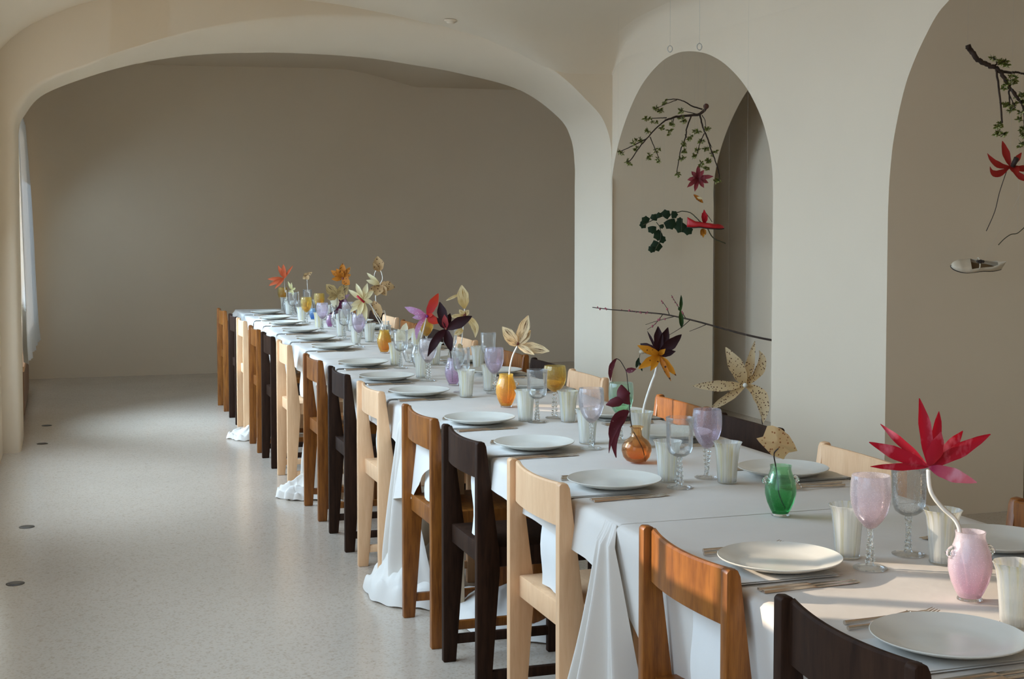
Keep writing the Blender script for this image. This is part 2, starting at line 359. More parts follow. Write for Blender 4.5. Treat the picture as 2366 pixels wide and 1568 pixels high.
# back bay: back wall, ceiling profile, side walls, corridor behind the arcade
mb = MB(); mb.box(-3, 7, 13.66, 13.9, 0, 3.4); tag(mb.build('wall_back', BACKP), kind='structure')
BC = [(-.8, 3.0), (.6, 3.004), (1.49, 3.011), (2.469, 3.03), (2.776, 3.026), (2.95, 3.00), (3.132, 2.963), (3.45, 2.885), (3.516, 2.874), (3.62, 2.875), (6.6, 2.885)]
mb = MB(); mb.grid([[(x, y, z) for x, z in BC] for y in (9.92, 11, 12.4, 13.67)]); o = tag(mb.build('ceiling', PLASTER, smooth=25), kind='structure')
mb = MB(); mb.box(6.4, 6.6, 9.8, 13.7, 0, 3.2); mb.box(4.5, 5.16, 9.9, 10.0, 0, 3.3); tag(mb.build('wall_recess_and_light_block', PLASTER), kind='structure')  # second box: unseen wall added to block back-bay light from the passage
mb = MB(); mb.box(4.97, 5.15, -4.2, 9.9, 0, 3.3); tag(mb.build('wall_passage', PLASTER), kind='structure')
mb = MB(); mb.box(4.6, 5.3, -4.2, 9.75, 2.9, 3.0); tag(mb.build('ceiling', PLASTER), kind='structure')
mb = MB(); mb.box(-3, 7, -4.3, -4.0, 0, 3.4); tag(mb.build('wall_front', PLASTER), kind='structure')
mb = MB(); mb.box(-1.2, 6.8, -4.3, 14, 3.30, 3.45); tag(mb.build('ceiling', PLASTER), kind='structure')
# left wall with its row of windows (they lie outside the photograph, but light the room), plus two openings added for light
WIN = [(10.78, 13.1, .66, 2.35), (10.0, 10.72, .9, 2.35), (6.85, 8.95, .55, 2.3), (6.08, 6.52, 1.42, 2.0), (3.05, 5.55, 1.225, 2.3), (-.1, 2.1, .55, 2.3), (-3.5, -1.3, .55, 2.3)]  # pier opening added for back-bay fill light, small slit added for a sunbeam
mb = MB(); prev = 14.0
for (ya, yb, z0, z1) in WIN:
    x1 = -.30 if yb > 10 else -.36
    mb.box(-.72, x1, yb, prev, 0, 3.3)
    mb.box(-.72, x1, ya, yb, 0, z0); mb.box(-.72, x1, ya, yb, z1, 3.3); prev = ya
mb.box(-.72, -.36, -4.3, prev, 0, 3.3)
for yb_ in (3.17, 3.34, 3.60): mb.box(-.60, -.565, yb_-.018, yb_+.018, 1.1, 2.34)
tag(mb.build('wall_left', PLASTER), kind='structure')
# unseen curtains added to block the sun, save a gap by the near window
CURT = m_cloth('sun_block_curtain', (.86, .88, .90), .45)
def curtain(ya, yb, z0, z1, x, lab, amp=.025, lean=0):
    rows = []
    n = max(20, int((yb-ya)*26))
    for i in range(13):
        v = i/12; r = []
        for j in range(n+1):
            u = j/n; y = ya+(yb-ya)*u
            r.append((x+amp*math.sin(u*(yb-ya)*26+v*.6)*(.5+.7*v)+lean*v*v*(.4+.6*u), y+.012*math.sin(u*40), z1+(z0-z1)*v))
        rows.append(r)
    mb = MB(); mb.grid(rows); return tag(mb.build('curtain', CURT, smooth=180), lab, 'curtain')
curtain(6.6, 9.05, .50, 2.4, -.64, 'unseen white curtain added to block sun at the middle bay window')
curtain(3.73, 5.6, .50, 2.4, -.62, 'unseen white curtain added to shape the sun gap at the second bay window')
curtain(9.95, 10.76, .40, 2.4, -.66, 'unseen white curtain added to block sun at the added opening by the pier')
# the visible curtain of the back bay, blown in a little at the foot
rows = []
for i in range(19):
    v = i/18; z = 2.36-1.93*v; r = []
    for j in range(61):
        u = j/60; y = 10.55+2.6*u
        bul = .035*math.sin(PI*min(1, v*1.05))+.085*v**3
        r.append((-.275+bul*(.35+.65*u)+.018*math.sin(u*46+v*1.2)*(.3+v)+.0, y-.05*v, z+.012*math.sin(u*19)*v))
    rows.append(r)
mb = MB(); mb.grid(rows); tag(mb.build('curtain', m_cloth('heavy_sheer', (.84, .85, .85), .07), smooth=180), 'long white sheer curtain hanging at the left edge beside the back wall', 'curtain')
OAK = m_wood('oak_box', (.20, .085, .03), (.32, .15, .06))
bx = thing('window_bench', 'low brown wooden bench below the curtain at the far left', 'bench', (-.29, 11.7, 0))
mb = MB(); mb.box(-.01, .022, -.9, .9, .03, .36); mb.build('front_panel', OAK, bx)
mb = MB(); mb.box(-.01, .030, -.95, .93, .36, .40); bevelled(mb.build('bench_top', BLOND, bx))
mb = MB(); mb.box(-.01, .012, -.9, .9, .0, .03); mb.build('plinth', OAK, bx)
# floor caps
CAPM = m_plain('dull_bronze', (.10, .08, .06), .4, .8)
for i, (x, y) in enumerate([(-.189, 5.783), (-.168, 6.876), (-.126, 9.521), (-.105, 10.394)]):
    c = thing('floor_cap', ['round dark metal floor cap nearest the camera, lower left', 'second round metal floor cap from the camera on the left floor', 'round metal floor cap beside the left pier base', 'farthest round metal floor cap, beyond the left pier'][i], 'floor cap', (x, y, 0), 0, 'metal caps let into the floor')
    mb = MB(); mb.lathe([(.036, 0), (.036, .002), (.030, .0035)], 24); mb.build('rim', CAPM, c, 40)
    mb = MB(); mb.lathe([(.027, .003), (.027, .0045), (.010, .005)], 24); mb.build('cover', CAPM, c, 40)
# ceiling spot and two small rings on threads
c = thing('ceiling_spot', 'small round white fitting on the vault at top centre', 'ceiling light', (2.528, 8.914, vault(2.528, 8.914)))
mb = MB(); mb.lathe([(.045, 0), (.044, -.008), (.034, -.014)], 24); mb.build('rim', PLASTER, c, 40)
mb = MB(); mb.lathe([(.032, -.0135), (.026, -.022), (.012, -.027)], 20); mb.build('lens', PLASTER, c, 40)
for i, (x, y) in enumerate([(1548, 113), (1616, 108)]):
    P = at_x(x, y, 3.68); c = thing('hanging_ring', ['left of two small rings hanging on threads above the narrow arch', 'right of two small rings hanging on threads above the narrow arch'][i], 'ring', P, 0, 'rings hanging on threads')
    mb = MB(); mb.tube([RT*(.015*math.cos(a))+UP*(.020*math.sin(a)) for a in [2*PI*k/16 for k in range(17)]], .003, 6); mb.build('ring', THREAD, c, 180)
    mb = MB(); mb.tube([(0, 0, .022), (0, 0, vault(P.x, P.y)-P.z+.01)], .0007, 5); mb.build('thread', THREAD, c)

# ------------------------------------------------------------------ tables and cloths
ZT = .735
def cx(y): return 1.655+.0255*max(0, y-4.6)
SEAMS = [.85, 2.95, 5.02, 7.18, 9.34, 11.80]
TWOOD = m_wood('pale_table_wood', (.55, .42, .28), (.66, .52, .36), .5)
nm = ['nearest', 'second', 'third', 'fourth', 'farthest']
def shear_box(lat0, lat1, y0, y1, z0, z1):
    mb = MB(); mb.box(lat0, lat1, y0, y1, z0, z1)
    for v in mb.v: v.x += cx(v.y)
    return mb
for k in range(5):
    y0, y1 = SEAMS[k]+.01, SEAMS[k+1]-.01
    t = thing('dining_table', '%s of the five wooden tables under white cloth' % nm[k] if k not in (0, 4) else '%s wooden table of the long row, under a white cloth' % nm[k], 'table', (0, 0, 0), 0, 'tables in the long row')
    bevelled(shear_box(-.405, .405, y0, y1, .695, .7285).build('tabletop', TWOOD, t))
    for sy in (y0+.22, y1-.28):
        for sx in (-.33, .27):
            bevelled(shear_box(sx, sx+.06, sy, sy+.06, 0, .69).build('leg', TWOOD, t))
def fbm(x, y, z=0): return noise.noise(Vector((x, y, z)))
def drape(parent, yc, zbot, top_w, bot_w, out, seed, pool=.12, name='corner_drape', n=72, m=34, skew=0):
    rows = []
    ex = cx(yc)-.415
    for i in range(m+1):
        v = i/m; r = []
        for j in range(n+1):
            u = -1+2*j/n
            wd_ = top_w+(bot_w-top_w)*v
            z = ZT-.002-(ZT-.002-zbot)*min(1, v*1.14)
            a1 = .004+.050*min(1, v*1.5)
            pl = a1*(math.cos(u*9.5+seed+.6*math.sin(v*3+seed))*.6+.4*math.cos(u*17+2*seed+v))
            xo = -.006-.020*min(1, v/.06)-out*v**1.3-pl*min(1, v/.06)
            ed = abs(u)**2.5
            if v > .87 and pool:
                q = (v-.87)/.13; xo -= pool*math.sin(q*PI/2)*(1-ed)*(1+.22*math.sin(4*u+seed))
                z = zbot+.010+(.045+.03*math.sin(7*u+seed))*math.sin(PI*min(1, q*1.02))**.7*(1-ed)*(.6+.4*abs(math.sin(9*u+3*q+seed))); wd_ *= 1+.10*math.sin(q*PI/2)
            yy = yc+u*wd_+.03*v*fbm(u*2, v*2, seed)+skew*v
            r.append((ex+xo+.16*ed*v, yy, max(z, .004)))
        rows.append(r)
    mb = MB(); mb.grid(rows); return mb.build(name, CLOTH, parent, 180)
def heap(parent, x0, y0, rx, ry, h, seed, name='gathered_cloth'):
    rows = []
    for i in range(41):
        r = []; rr = i/40
        for j in range(97):
            an = 2*PI*j/96; lob = 1+.13*fbm(1.5*math.cos(an), 1.5*math.sin(an), seed)+.05*math.sin(5*an+seed)+.03*math.sin(9*an+2*seed)
            p, q = math.cos(an)*rr, math.sin(an)*rr
            e = max(0, 1-rr**2.6)**.7
            z = h*e*(.70+.28*fbm(p*1.3, q*1.5, seed))+.28*h*e*(1-abs(math.sin(4.2*p*math.cos(seed)+4.5*q*math.sin(seed)+2.6*fbm(p*1.2, q*1.2, seed+9))))+.10*h*e*(1-abs(math.sin(9*p-6*q+3*fbm(p*1.7, q*1.7, seed+5))))+.012*math.exp(-((rr-.93)/.06)**2)*(1+math.sin(14*an+seed))
            r.append((x0+p*rx*lob, y0+q*ry*lob, .003+z))
        rows.append(r)
    mb = MB(); mb.grid(rows); return mb.build(name, CLOTH, parent, 180)
lab_c = ['white linen tablecloth at the nearest end, under the pink vase', 'white linen tablecloth under the green vase and orange flask', 'white linen tablecloth holding the striped straw flower in amber vase', 'white linen tablecloth under the farther amber vase', 'white linen tablecloth at the far end of the long table']
for k in range(5):
    y0, y1 = SEAMS[k]-.02, SEAMS[k+1]+(.02 if k < 4 else .012)
    ny = 84; rows = []
    for i in range(ny+1):
        y = y0+(y1-y0)*i/ny; r = []
        a = min(1, abs(y-y0)/.35); b = min(1, abs(y-y1)/.35)
        L = [.27, .085, .10, .10, .12][k]+.015*math.sin(y*2.3+k)+.03*(1-a)**2+.04*(1-b)**2
        if k == 1: L += .2*max(0, min(1, (y-4.3)/.5))**2
        if k == 0: L -= .17*max(0, min(1, (y-2.7)/.28))**2
        fold = .010*math.sin(y*17+k)+.006*math.sin(y*31)
        zlift = .0007*(k % 2); ew = min(1, (y-y0)/.2, (y1-y)/.2)
        def hang(sgn, LL):
            o = []
            for d in range(7):
                dd = LL*d/6; o.append((cx(y)+sgn*(.417+.006+.25*fold*sgn*min(1, dd/.05)+(.10 if k else -.13)*dd+abs(fold)*dd*3), y, ZT-.012-dd))
            return o
        left = hang(-1, L); right = hang(1, .16+.02*math.sin(y*3))
        r += list(reversed(left)) + [(cx(y)-.417, y, ZT-.004+zlift), (cx(y)-.409, y, ZT+zlift)]
        for j in range(1, 24):
            lat = -.409+.818*j/24
            w = ew*(.0010*fbm(lat*3, y*3, k)+.0007*fbm(lat*9, y*9, k+5))
            cre = .0016*math.exp(-((y-(y0+.33*(y1-y0))-.01*lat)/.012)**2)+.0014*math.exp(-((y-(y0+.68*(y1-y0)))/.012)**2)
            r.append((cx(y)+lat, y, ZT+w+cre+zlift))
        r += [(cx(y)+.409, y, ZT+zlift), (cx(y)+.417, y, ZT-.004+zlift)] + right
        rows.append(r)
    mb = MB(); mb.grid(rows); root = thing('tablecloth', lab_c[k], 'tablecloth', (0, 0, 0), 0, 'white tablecloths on the long table')
    mb.build('cloth', CLOTH, root, 180)
    if k == 0: drape(root, 2.97, .0, .035, .27, .10, 1.0, .10, skew=.02)
    if k == 1: drape(root, 5.02, .0, .05, .21, .02, 2.2, .03, skew=.10); heap(root, 1.30, 5.15, .19, .27, .19, 1.3); heap(root, 1.64, 4.72, .30, .36, .12, 2.9)
    if k == 2: drape(root, 7.20, .0, .05, .20, .04, 3.1, .10); heap(root, 1.22, 7.22, .15, .15, .10, 4.3)
    if k == 3: drape(root, 9.36, .0, .05, .17, .05, 4.4, .10); heap(root, 1.21, 9.34, .14, .13, .08, 6.1)
    if k == 4:
        drape(root, 11.66, .38, .10, .08, .03, .6, .0)
        rows = [[(cx(11.81)+lat, 11.814+.02*math.sin(lat*22+1)*v, ZT-.003-.34*v) for lat in [-.415+.83*j/40 for j in range(41)]] for v in [i/8 for i in range(9)]]
        mb = MB(); mb.grid(rows); mb.build('end_drop', CLOTH, root, 180)
# ------------------------------------------------------------------ chairs
def chair_proto(mat, kind):
    root = thing('dining_chair', kind, 'chair')
    prof = [(.0, 0), (.043, 0), (.073, .395), (.071, .455), (.030, .775), (.024, .788), (.006, .79), (0, .784)]
    for s in (1, -1):
        mb = MB(); y0, y1 = (.182, .210) if s > 0 else (-.210, -.182); n = len(prof)
        mb.add([(x, y0, z) for x, z in prof]+[(x, y1, z) for x, z in prof], [tuple(reversed(range(n))), tuple(range(n, 2*n))]+[(i, (i+1) % n, n+(i+1) % n, n+i) for i in range(n)])
        o = mb.build('leg', mat, root); bm = bmesh.new(); bm.from_mesh(o.data); bmesh.ops.recalc_face_normals(bm, faces=bm.faces); bm.to_mesh(o.data); bm.free(); bevelled(o, .0035)
    # curved backrest
    rows = []; N = 16
    for j in range(N+1):
        u = -1+2*j/N; y = .186*u; xo = .018-.022*(1-u*u)
        zt = .785-.004*(1-u*u); zbm = .672+.004*(1-u*u)
        rows.append([(xo, y, zbm), (xo+.004, y, zbm-.002), (xo+.013, y, zbm-.002), (xo+.017, y, zbm), (xo+.014, y, zt-.003), (xo+.011, y, zt), (xo+.004, y, zt), (xo, y, zt-.004)])
    mb = MB(); mb.grid(rows, close=True); n8 = 8; mb.f += [tuple(range(n8)), tuple(reversed(range(N*n8, N*n8+n8)))]
    mb.build('backrest', mat, root, 40)
    mb = MB(); mb.box(.028, .415, -.183, .183, .400, .462); bevelled(mb.build('seat', mat, root), .004)
    for s in (1, -1):
        mb = MB(); a, b = (.182, .210) if s > 0 else (-.210, -.182); mb.box(.365, .42, a, b, 0, .461); bevelled(mb.build('leg', mat, root))
        mb = MB(); a, b = (.186, .206) if s > 0 else (-.206, -.186); mb.box(.035, .37, a, b, .058, .088); bevelled(mb.build('stretcher', mat, root), .002)
    return root
ORD = ['nearest', 'second', 'third', 'fourth', 'fifth']
LEFT_Y = [1.89, 2.48, 3.39, 4.09, 4.63, 5.43, 6.09, 6.76, 7.68, 8.30, 8.90, 9.72, 10.2, 10.96]
LEFT_C = ['dark', 'brown', 'blond']*5
RIGHT_Y = [2.48, 3.37, 4.06, 4.60, 5.61, 6.17, 6.73, 7.66, 8.40, 9.13, 9.75, 10.25, 10.95]
RIGHT_C = (['brown', 'blond', 'dark']*5)[:13]
PROTO = {}
DESC = {'dark': 'blackish brown', 'brown': 'reddish brown', 'blond': 'pale blond'}
MATC = {'dark': DARK, 'brown': BROWN, 'blond': BLOND}
SEATS = []          # (side, y, text)
for side, Y, Cc in (('left', LEFT_Y, LEFT_C), ('right', RIGHT_Y, RIGHT_C)):
    cnt = {}; tot = {c: Cc[:len(Y)].count(c) for c in DESC}
    for i, y in enumerate(Y):
        c = Cc[i]; k = cnt.get(c, 0); cnt[c] = k+1
        od = 'farthest' if k == tot[c]-1 else ORD[k]
        if c not in PROTO: r = PROTO[c] = chair_proto(MATC[c], 'x')
        else: r = copy_tree(PROTO[c])
        lab = {'dark': '%s wooden dining chair, %s of that colour from camera, %s side of table', 'brown': '%s wooden dining chair, %s of that colour from camera, %s side of table', 'blond': '%s wooden dining chair, %s of that colour from camera, %s side of table'}[c] % (DESC[c], od, side)
        tag(r, lab, 'chair', 'wooden chairs along the %s side of the table' % side)
        X = 1.18 if side == 'left' else 2.19+.02*(y-3.5)
        if side == 'left' and y > 9.5: X = 1.20
        r.location = (X, y, 0); r.rotation_euler = (0, 0, (0 if side == 'left' else PI)+random.uniform(-.012, .012))
        SEATS.append((side, i, y, '%s %s chair, %s side' % (od, c, side)))

# ------------------------------------------------------------------ table settings
def plate_mesh():
    mb = MB(); mb.lathe([(.0005, .0065), (.045, .006), (.078, .0065), (.088, .010), (.108, .016), (.122, .021), (.1255, .0225), (.1268, .0215), (.1255, .0195), (.108, .0125), (.088, .006), (.070, .0015), (.064, 0), (.060, .0005), (.058, .003), (.001, .003)], 56)
    return mb
def goblet_parts(matbowl, root, kind=0):
    # kind 0 tapered tulip, 1 rounder bowl closing at the rim, 2 straighter bowl
    bowl = [[(.008, .082), (.014, .087), (.024, .098), (.033, .113), (.039, .132), (.041, .152), (.0405, .175), (.0385, .190)],
            [(.008, .096), (.016, .101), (.028, .110), (.037, .124), (.042, .142), (.043, .160), (.041, .178), (.0385, .190)],
            [(.008, .082), (.018, .086), (.029, .094), (.034, .106), (.0355, .125), (.036, .150), (.037, .175), (.038, .188)]][kind]
    prof = bowl+[(bowl[-1][0]-.0008, bowl[-1][1]+.0015)]+[(r-.0022, z+.0005) for r, z in reversed(bowl[1:])]+[(.006, bowl[0][1]+.006)]
    mb = MB(); mb.lathe([(.0005, bowl[0][1])]+prof+[(.0005, bowl[0][1]+.006)], 36, lambda a, z: 1+.012*math.sin(3*a+z*40), cap=False); mb.build('bowl', matbowl, root, 60)
    zt = bowl[0][1]
    mb = MB(); mb.lathe([(.0095, .006), (.0070, .012), (.0058, .03), (.0058, zt-.012), (.0075, zt-.003), (.0075, zt+.001)], 12); st_ = mb.build('stem', SCLEAR, root, 60)
    mb = MB(); mb.lathe([(.034, 0), (.0345, .002), (.030, .0042), (.016, .006), (.009, .008)], 32); mb.build('foot', SCLEAR, root, 50)
    mb = MB()
    for q in range(6):
        z = .016+(zt-.024)*q/5
        for s in (0, 1): a = .5+q*.12+s*PI; mb.ball((.0095*math.cos(a), .0095*math.sin(a), z), .0056, 8, 5)
    mb.build('stem_beads', CLEAR, st_, 180)
    return root
def tumbler_parts(root):
    fl = lambda a, z: 1+.018*math.cos(11*a)*min(1, z/.02)+(.022*math.sin(3*a+.4)+.016*math.sin(5*a) if z > .10 else 0)
    outp = [(.0245, .004), (.026, .012), (.0272, .03), (.0290, .055), (.0315, .080), (.0340, .098), (.0375, .108), (.0395, .1115)]
    inn = [(r-.0020, z+.0006) for r, z in reversed(outp[2:-1])]+[(.022, .016)]
    mb = MB(); mb.lathe([(.0005, .0045)]+outp+[(.0385, .1125)]+inn+[(.0005, .015)], 44, fl, cap=False); mb.build('cup', TUMB, root, 60)
    mb = MB(); mb.lathe([(.0235, 0), (.0262, .0015), (.0266, .005), (.0245, .0085)], 28); mb.build('base', SCLEAR, root, 60)
    return root
def knife_mesh():
    mb = MB(); top = [(-.11, .0045), (-.108, .0058), (-.02, .0042), (0, .0040), (.01, .0075), (.08, .0085), (.102, .0055), (.11, .001)]
    v = []; n = len(top)
    for z in (0, 1):
        for s in (-1, 1):
            for x, w in top: v.append((x, s*w*(.7 if z else 1), .0048-.0035*max(0, min(1, (x+.0)/.01)) if z else 0))
    f = []
    for i in range(n-1):
        f += [(i, i+1, n+i+1, n+i)[::-1], (2*n+i, 2*n+i+1, 3*n+i+1, 3*n+i), (i, i+1, 2*n+i+1, 2*n+i), (n+i, n+i+1, 3*n+i+1, 3*n+i)[::-1]]
    f += [(0, n, 3*n, 2*n), (n-1, 2*n-1, 4*n-1, 3*n-1)[::-1]]
    mb.add([Vector(q)+Vector((0, 0, .0003)) for q in v], f); return mb
def fork_mesh():
    mb = MB()
    mb.tube([(-.10, 0, .0028), (-.05, 0, .0028), (.0, 0, .004), (.035, 0, .007)], [.0042, .0034, .0022, .0032], 8)
    mb.grid([[(.033+.012*i/3, -.010*math.sin(PI/2*i/3)-.0025+.0001*0+(.005+.020*math.sin(PI/2*i/3))*j/4, .0065-.002*i/3+.001*abs(j-2)) for j in range(5)] for i in range(4)])
    for j in range(4):
        y = -.0105+.007*j; mb.tube([(.044, y, .005), (.065, y, .002), (.085, y, .0025), (.098, y, .007)], [.0018, .0016, .0014, .0007], 6)
    return mb
def build_tmp(mb, name, mat, sm): o = mb.build(name, mat, None, sm); COL.objects.unlink(o); return o
PLATE = build_tmp(plate_mesh(), 'dinner_plate', STON, 30); KNIFE = build_tmp(knife_mesh(), 'knife', STEEL, 40); FORK = build_tmp(fork_mesh(), 'fork', STEEL, 60)
def napkin(yc, side, seedv):
    s = -1 if side == 'left' else 1; rows = []
    lats = [-.185+.0, -.2, -.25, -.30, -.35, -.395, -.408]
    path = [(l, ZT+.0032) for l in [-.19, -.24, -.30, -.36, -.40, -.412]]+[(-.4205, ZT+.001), (-.4265, ZT-.006)]+[(-.4275-.004*math.sin(i*.9+seedv), ZT-.02-.245*i/9) for i in range(10)]
    wv = random.uniform(-.012, .012)
    for layer in (0, 1):
        rr = []
        for q, (lat, z) in enumerate(path):
            off = layer*.0022; hang = q > 7
            t = max(0, (q-7)/10)
            rr.append([(s*-1*(lat-(off if hang or q in (6, 7) else 0)-(.003*math.sin(j*1.3+seedv)*t if hang else 0)) + cx(yc), yc+(-.0925+.185*j/8)*(1-.05*layer)+wv*t, z+(off if not hang else 0)+(.0 if hang else .0012*abs(math.sin(j*.8+seedv)))) for j in range(9)])
        rows.append(rr)
    mb = MB(); mb.grid(rows[0]); b0 = len(mb.v); mb.grid(rows[1])
    return mb.build('napkin', NAPK, None, 180)
# measured glass positions: left (goblet, tumbler), right (goblet, tumbler)
LG = {0: ((1.60, 1.80), (1.574, 1.952)), 1: ((1.561, 2.382), (1.568, 2.478)), 2: ((1.566, 3.293), (1.573, 3.385)), 3: (at_z(1366, 1036, .737), at_z(1357, 1024, .737)), 4: (at_z(1241, 975, .737), at_z(1214, 972, .737)), 5: (at_z(1066, 906, .737), at_z(1077, 917, .737)), 6: (at_z(989, 879, .737), at_z(974, 872, .737)),
      7: (at_z(926, 850, .737), at_z(914, 843, .737)), 8: (at_z(829, 801, .737), at_z(823, 795, .737)), 9: (at_z(796, 783, .737), at_z(788, 777, .737)), 10: (at_z(745, 765, .737), at_z(737, 759, .737)), 11: (at_z(708, 747, .737), at_z(697, 744, .737)), 12: (at_z(676, 731, .737), at_z(668, 727, .737)), 13: (at_z(653, 716, .737), (1.80, 11.52))}
LGM = [G_CLEAR, G_PINK, G_CLEAR, G_BLUSH, G_CLEAR, G_CLEAR, G_BLUSH, G_CLEAR, G_LILAC, G_CLEAR, G_LILAC, G_AMBER, G_CLEAR, G_AMBER]
RG = {0: ((1.705, 2.459), (1.727, 2.372)), 1: ((1.701, 3.402), (1.719, 3.315)), 2: ((1.727, 4.075), (1.745, 3.955)), 3: ((1.712, 4.66), (1.722, 4.55)), 4: ((1.728, 5.442), (1.738, 5.536)), 5: (at_z(1128, 858, .737), at_z(1105, 852, .737)), 6: (at_z(1040, 838, .737), (1.806, 6.69)), 7: (at_z(985, 809, .737), at_z(962, 806, .737)), 8: ((1.80, 8.42), (1.79, 8.15)), 9: ((1.86, 9.15), (1.87, 9.05)), 10: ((1.89, 9.75), (1.90, 9.62)), 11: ((1.896, 10.42), (1.90, 10.22)), 12: ((1.93, 11.15), (1.94, 11.0))}
RGM = [G_CLEAR, G_LILAC, G_GREEN, G_AMBER, G_LILAC, G_CLEAR, G_CLEAR, G_AMBER, G_CLEAR, G_BLUSH, G_CLEAR, G_AMBER, G_CLEAR]
GNAME = {id(G_CLEAR): 'clear', id(G_PINK): 'pink', id(G_LILAC): 'lilac', id(G_BLUSH): 'faintly pink', id(G_AMBER): 'amber', id(G_GREEN): 'pale green'}
LPY = [1.875, 2.437, 3.345, 4.009, 4.596, 5.456, 6.046, 6.708, 7.72, 8.36, 9.02, 9.78, 10.36, 11.08]
RPY = [2.44, 3.355, 4.07, 4.60, 5.55, 6.13, 6.73, 7.66, 8.40, 9.13, 9.75, 10.25, 10.95]
PLX = [(1.8, 1.379), (2.5, 1.385), (3.4, 1.400), (4, 1.404), (6.1, 1.408), (6.7, 1.44), (7.8, 1.488), (9, 1.515), (10.4, 1.548), (11.1, 1.585)]
gob_cache = {}
def goblet(mat, kind, loc, lab, rz):
    key = (id(mat), kind)
    if key in gob_cache: r = copy_tree(gob_cache[key])
    else:
        r = thing('goblet', lab, 'glass'); goblet_parts(mat, r, kind); gob_cache[key] = r
    tag(r, lab, 'glass', 'bubbled goblets with beaded stems'); r.location = loc; r.rotation_euler = (0, 0, rz); return r
tum0 = None
for (side, i, yc, txt) in SEATS:
    left = side == 'left'; s = -1 if left else 1
    py = (LPY if left else RPY)[i]
    nap = napkin(py-.005, side, i*1.7+(0 if left else 3)); tag(nap, 'white napkin hanging over the table edge at the %s' % txt, 'napkin', 'white napkins under the plates')
    pl = link(bpy.data.objects.new('dinner_plate', PLATE.data)); PX = interp(PLX, py) if left else cx(py)+.258; pl.location = (PX, py, ZT+.0075); pl.rotation_euler = (0, 0, random.random()*6)
    tag(pl, 'pale grey dinner plate set at the %s' % txt, 'plate', 'dinner plates on the long table')
    ks = -1 if left else 1
    for q in range(2):
        k = link(bpy.data.objects.new('knife', KNIFE.data)); yy = py+ks*(.132+.018*q); k.location = (PX+s*.014, yy, ZT+.0025); k.rotation_euler = (0, 0, (0 if left else PI)+random.uniform(-.02, .05)+(.04 if left else .04))
        tag(k, 'steel knife %s the plate at the %s' % (['next to', 'outermost beside'][q], txt), 'knife', 'knives beside the plates')
        k = link(bpy.data.objects.new('fork', FORK.data)); yy = py-ks*(.155+.030*q); k.location = (PX-s*(.004+.012*q), yy, ZT+.0022); k.rotation_euler = (0, 0, (0 if left else PI)+random.uniform(.02, .09))
        tag(k, 'steel fork %s the plate at the %s' % (['next to', 'outermost beside'][q], txt), 'fork', 'forks beside the plates')
    g, t = (LG if left else RG)[i]; gm = (LGM if left else RGM)[i]
    kind = 0
    if gm is G_AMBER and not left and i == 3: kind = 1
    if gm is G_CLEAR: kind = 2
    goblet(gm, kind, (g[0], g[1], ZT+.0022), '%s bubbled glass goblet with beaded stem before the %s' % (GNAME[id(gm)], txt), random.uniform(-.5, .8))
    lab = 'milky fluted tumbler with yellow streaks before the %s' % txt
    if tum0 is None:
        tum0 = thing('tumbler', lab, 'glass', (0, 0, 0)); tumbler_parts(tum0); tb = tum0
    else: tb = copy_tree(tum0)
    tag(tb, lab, 'glass', 'milky streaked tumblers'); tb.location = (t[0], t[1], ZT+.0022); tb.rotation_euler = (0, 0, random.uniform(0, 6))

# ------------------------------------------------------------------ vases
def barrel_vase(loc, mat, lab, h=.125, rz=.3, group='barrel vases with glass knobs', knobs=True):
    r = thing('bud_vase', lab, 'vase', loc, rz, group); k = h/.125
    outp = [(.020, .006), (.0255, .016), (.0335, .034), (.0385, .055), (.0388, .070), (.0360, .086), (.0300, .102), (.0262, .114), (.0262, .120), (.0272, .125)]
    outp = [(a*k, b*k) for a, b in outp]
    prof = [(.0005, .006*k)]+outp+[(a-.0025, b) for a, b in reversed(outp[1:])]+[(.0005, .018*k)]
    mb = MB(); mb.lathe(prof, 36, cap=False); mb.build('body', mat, r, 60)
    mb = MB(); mb.lathe([(.020*k, 0), (.0225*k, .001), (.0222*k, .004), (.019*k, .0075*k)], 28); mb.build('base', SCLEAR, r, 50)
    if knobs:
        for s in (-1, 1):
            mb = MB()
            pts = [(s*(.033+.010*math.sin(a))*k, .0, (.088+.009*math.cos(a))*k) for a in [PI*q/8 for q in range(9)]]
            mb.tube(pts, .0038*k, 8); mb.ball((s*.043*k, 0, .088*k), .0058*k, 8, 6); o = mb.build('knob', CLEAR, r, 180)
    return r
VZ = ZT+.0022
def vz(x, y): p = at_z(x, y, VZ); return Vector((p.x, p.y, VZ))
VP = Vector((1.604, 2.118, VZ)); VG = Vector((1.645, 2.895, VZ)); VO = Vector((1.614, 3.690, VZ)); VA1 = Vector((1.637, 5.003, VZ)); VPU = Vector((1.645, 5.78, VZ)); VA2 = Vector((1.709, 7.403, VZ))
barrel_vase(VP, V_PINK, 'frosted pink barrel vase holding the crimson paper flower', .129, -.15)
barrel_vase(VG, V_GREEN, 'deep green barrel vase holding a tan fan leaf', .122, -.2)
barrel_vase(VA1, V_AMBER, 'amber barrel vase holding the striped straw flower', .129, -.4)
barrel_vase(VPU, V_LILAC, 'lilac barrel vase behind a tumbler, holding the dark maroon flower', .120, .6)
barrel_vase(VA2, V_AMBER, 'farther amber barrel vase, holding the pale starburst flower', .128, -.3)
VM = Vector((1.798, 9.48, VZ)); VB = Vector((1.822, 10.287, VZ))
barrel_vase(VM, V_MAUVE, 'small mauve vase far down the table, holding the white and purple flower', .085, .2)
barrel_vase(VB, V_BLUE, 'small blue vase far down the table', .085, .2)
r = thing('bud_vase', 'round orange flask vase with narrow neck, holding burgundy leaves', 'vase', VO)
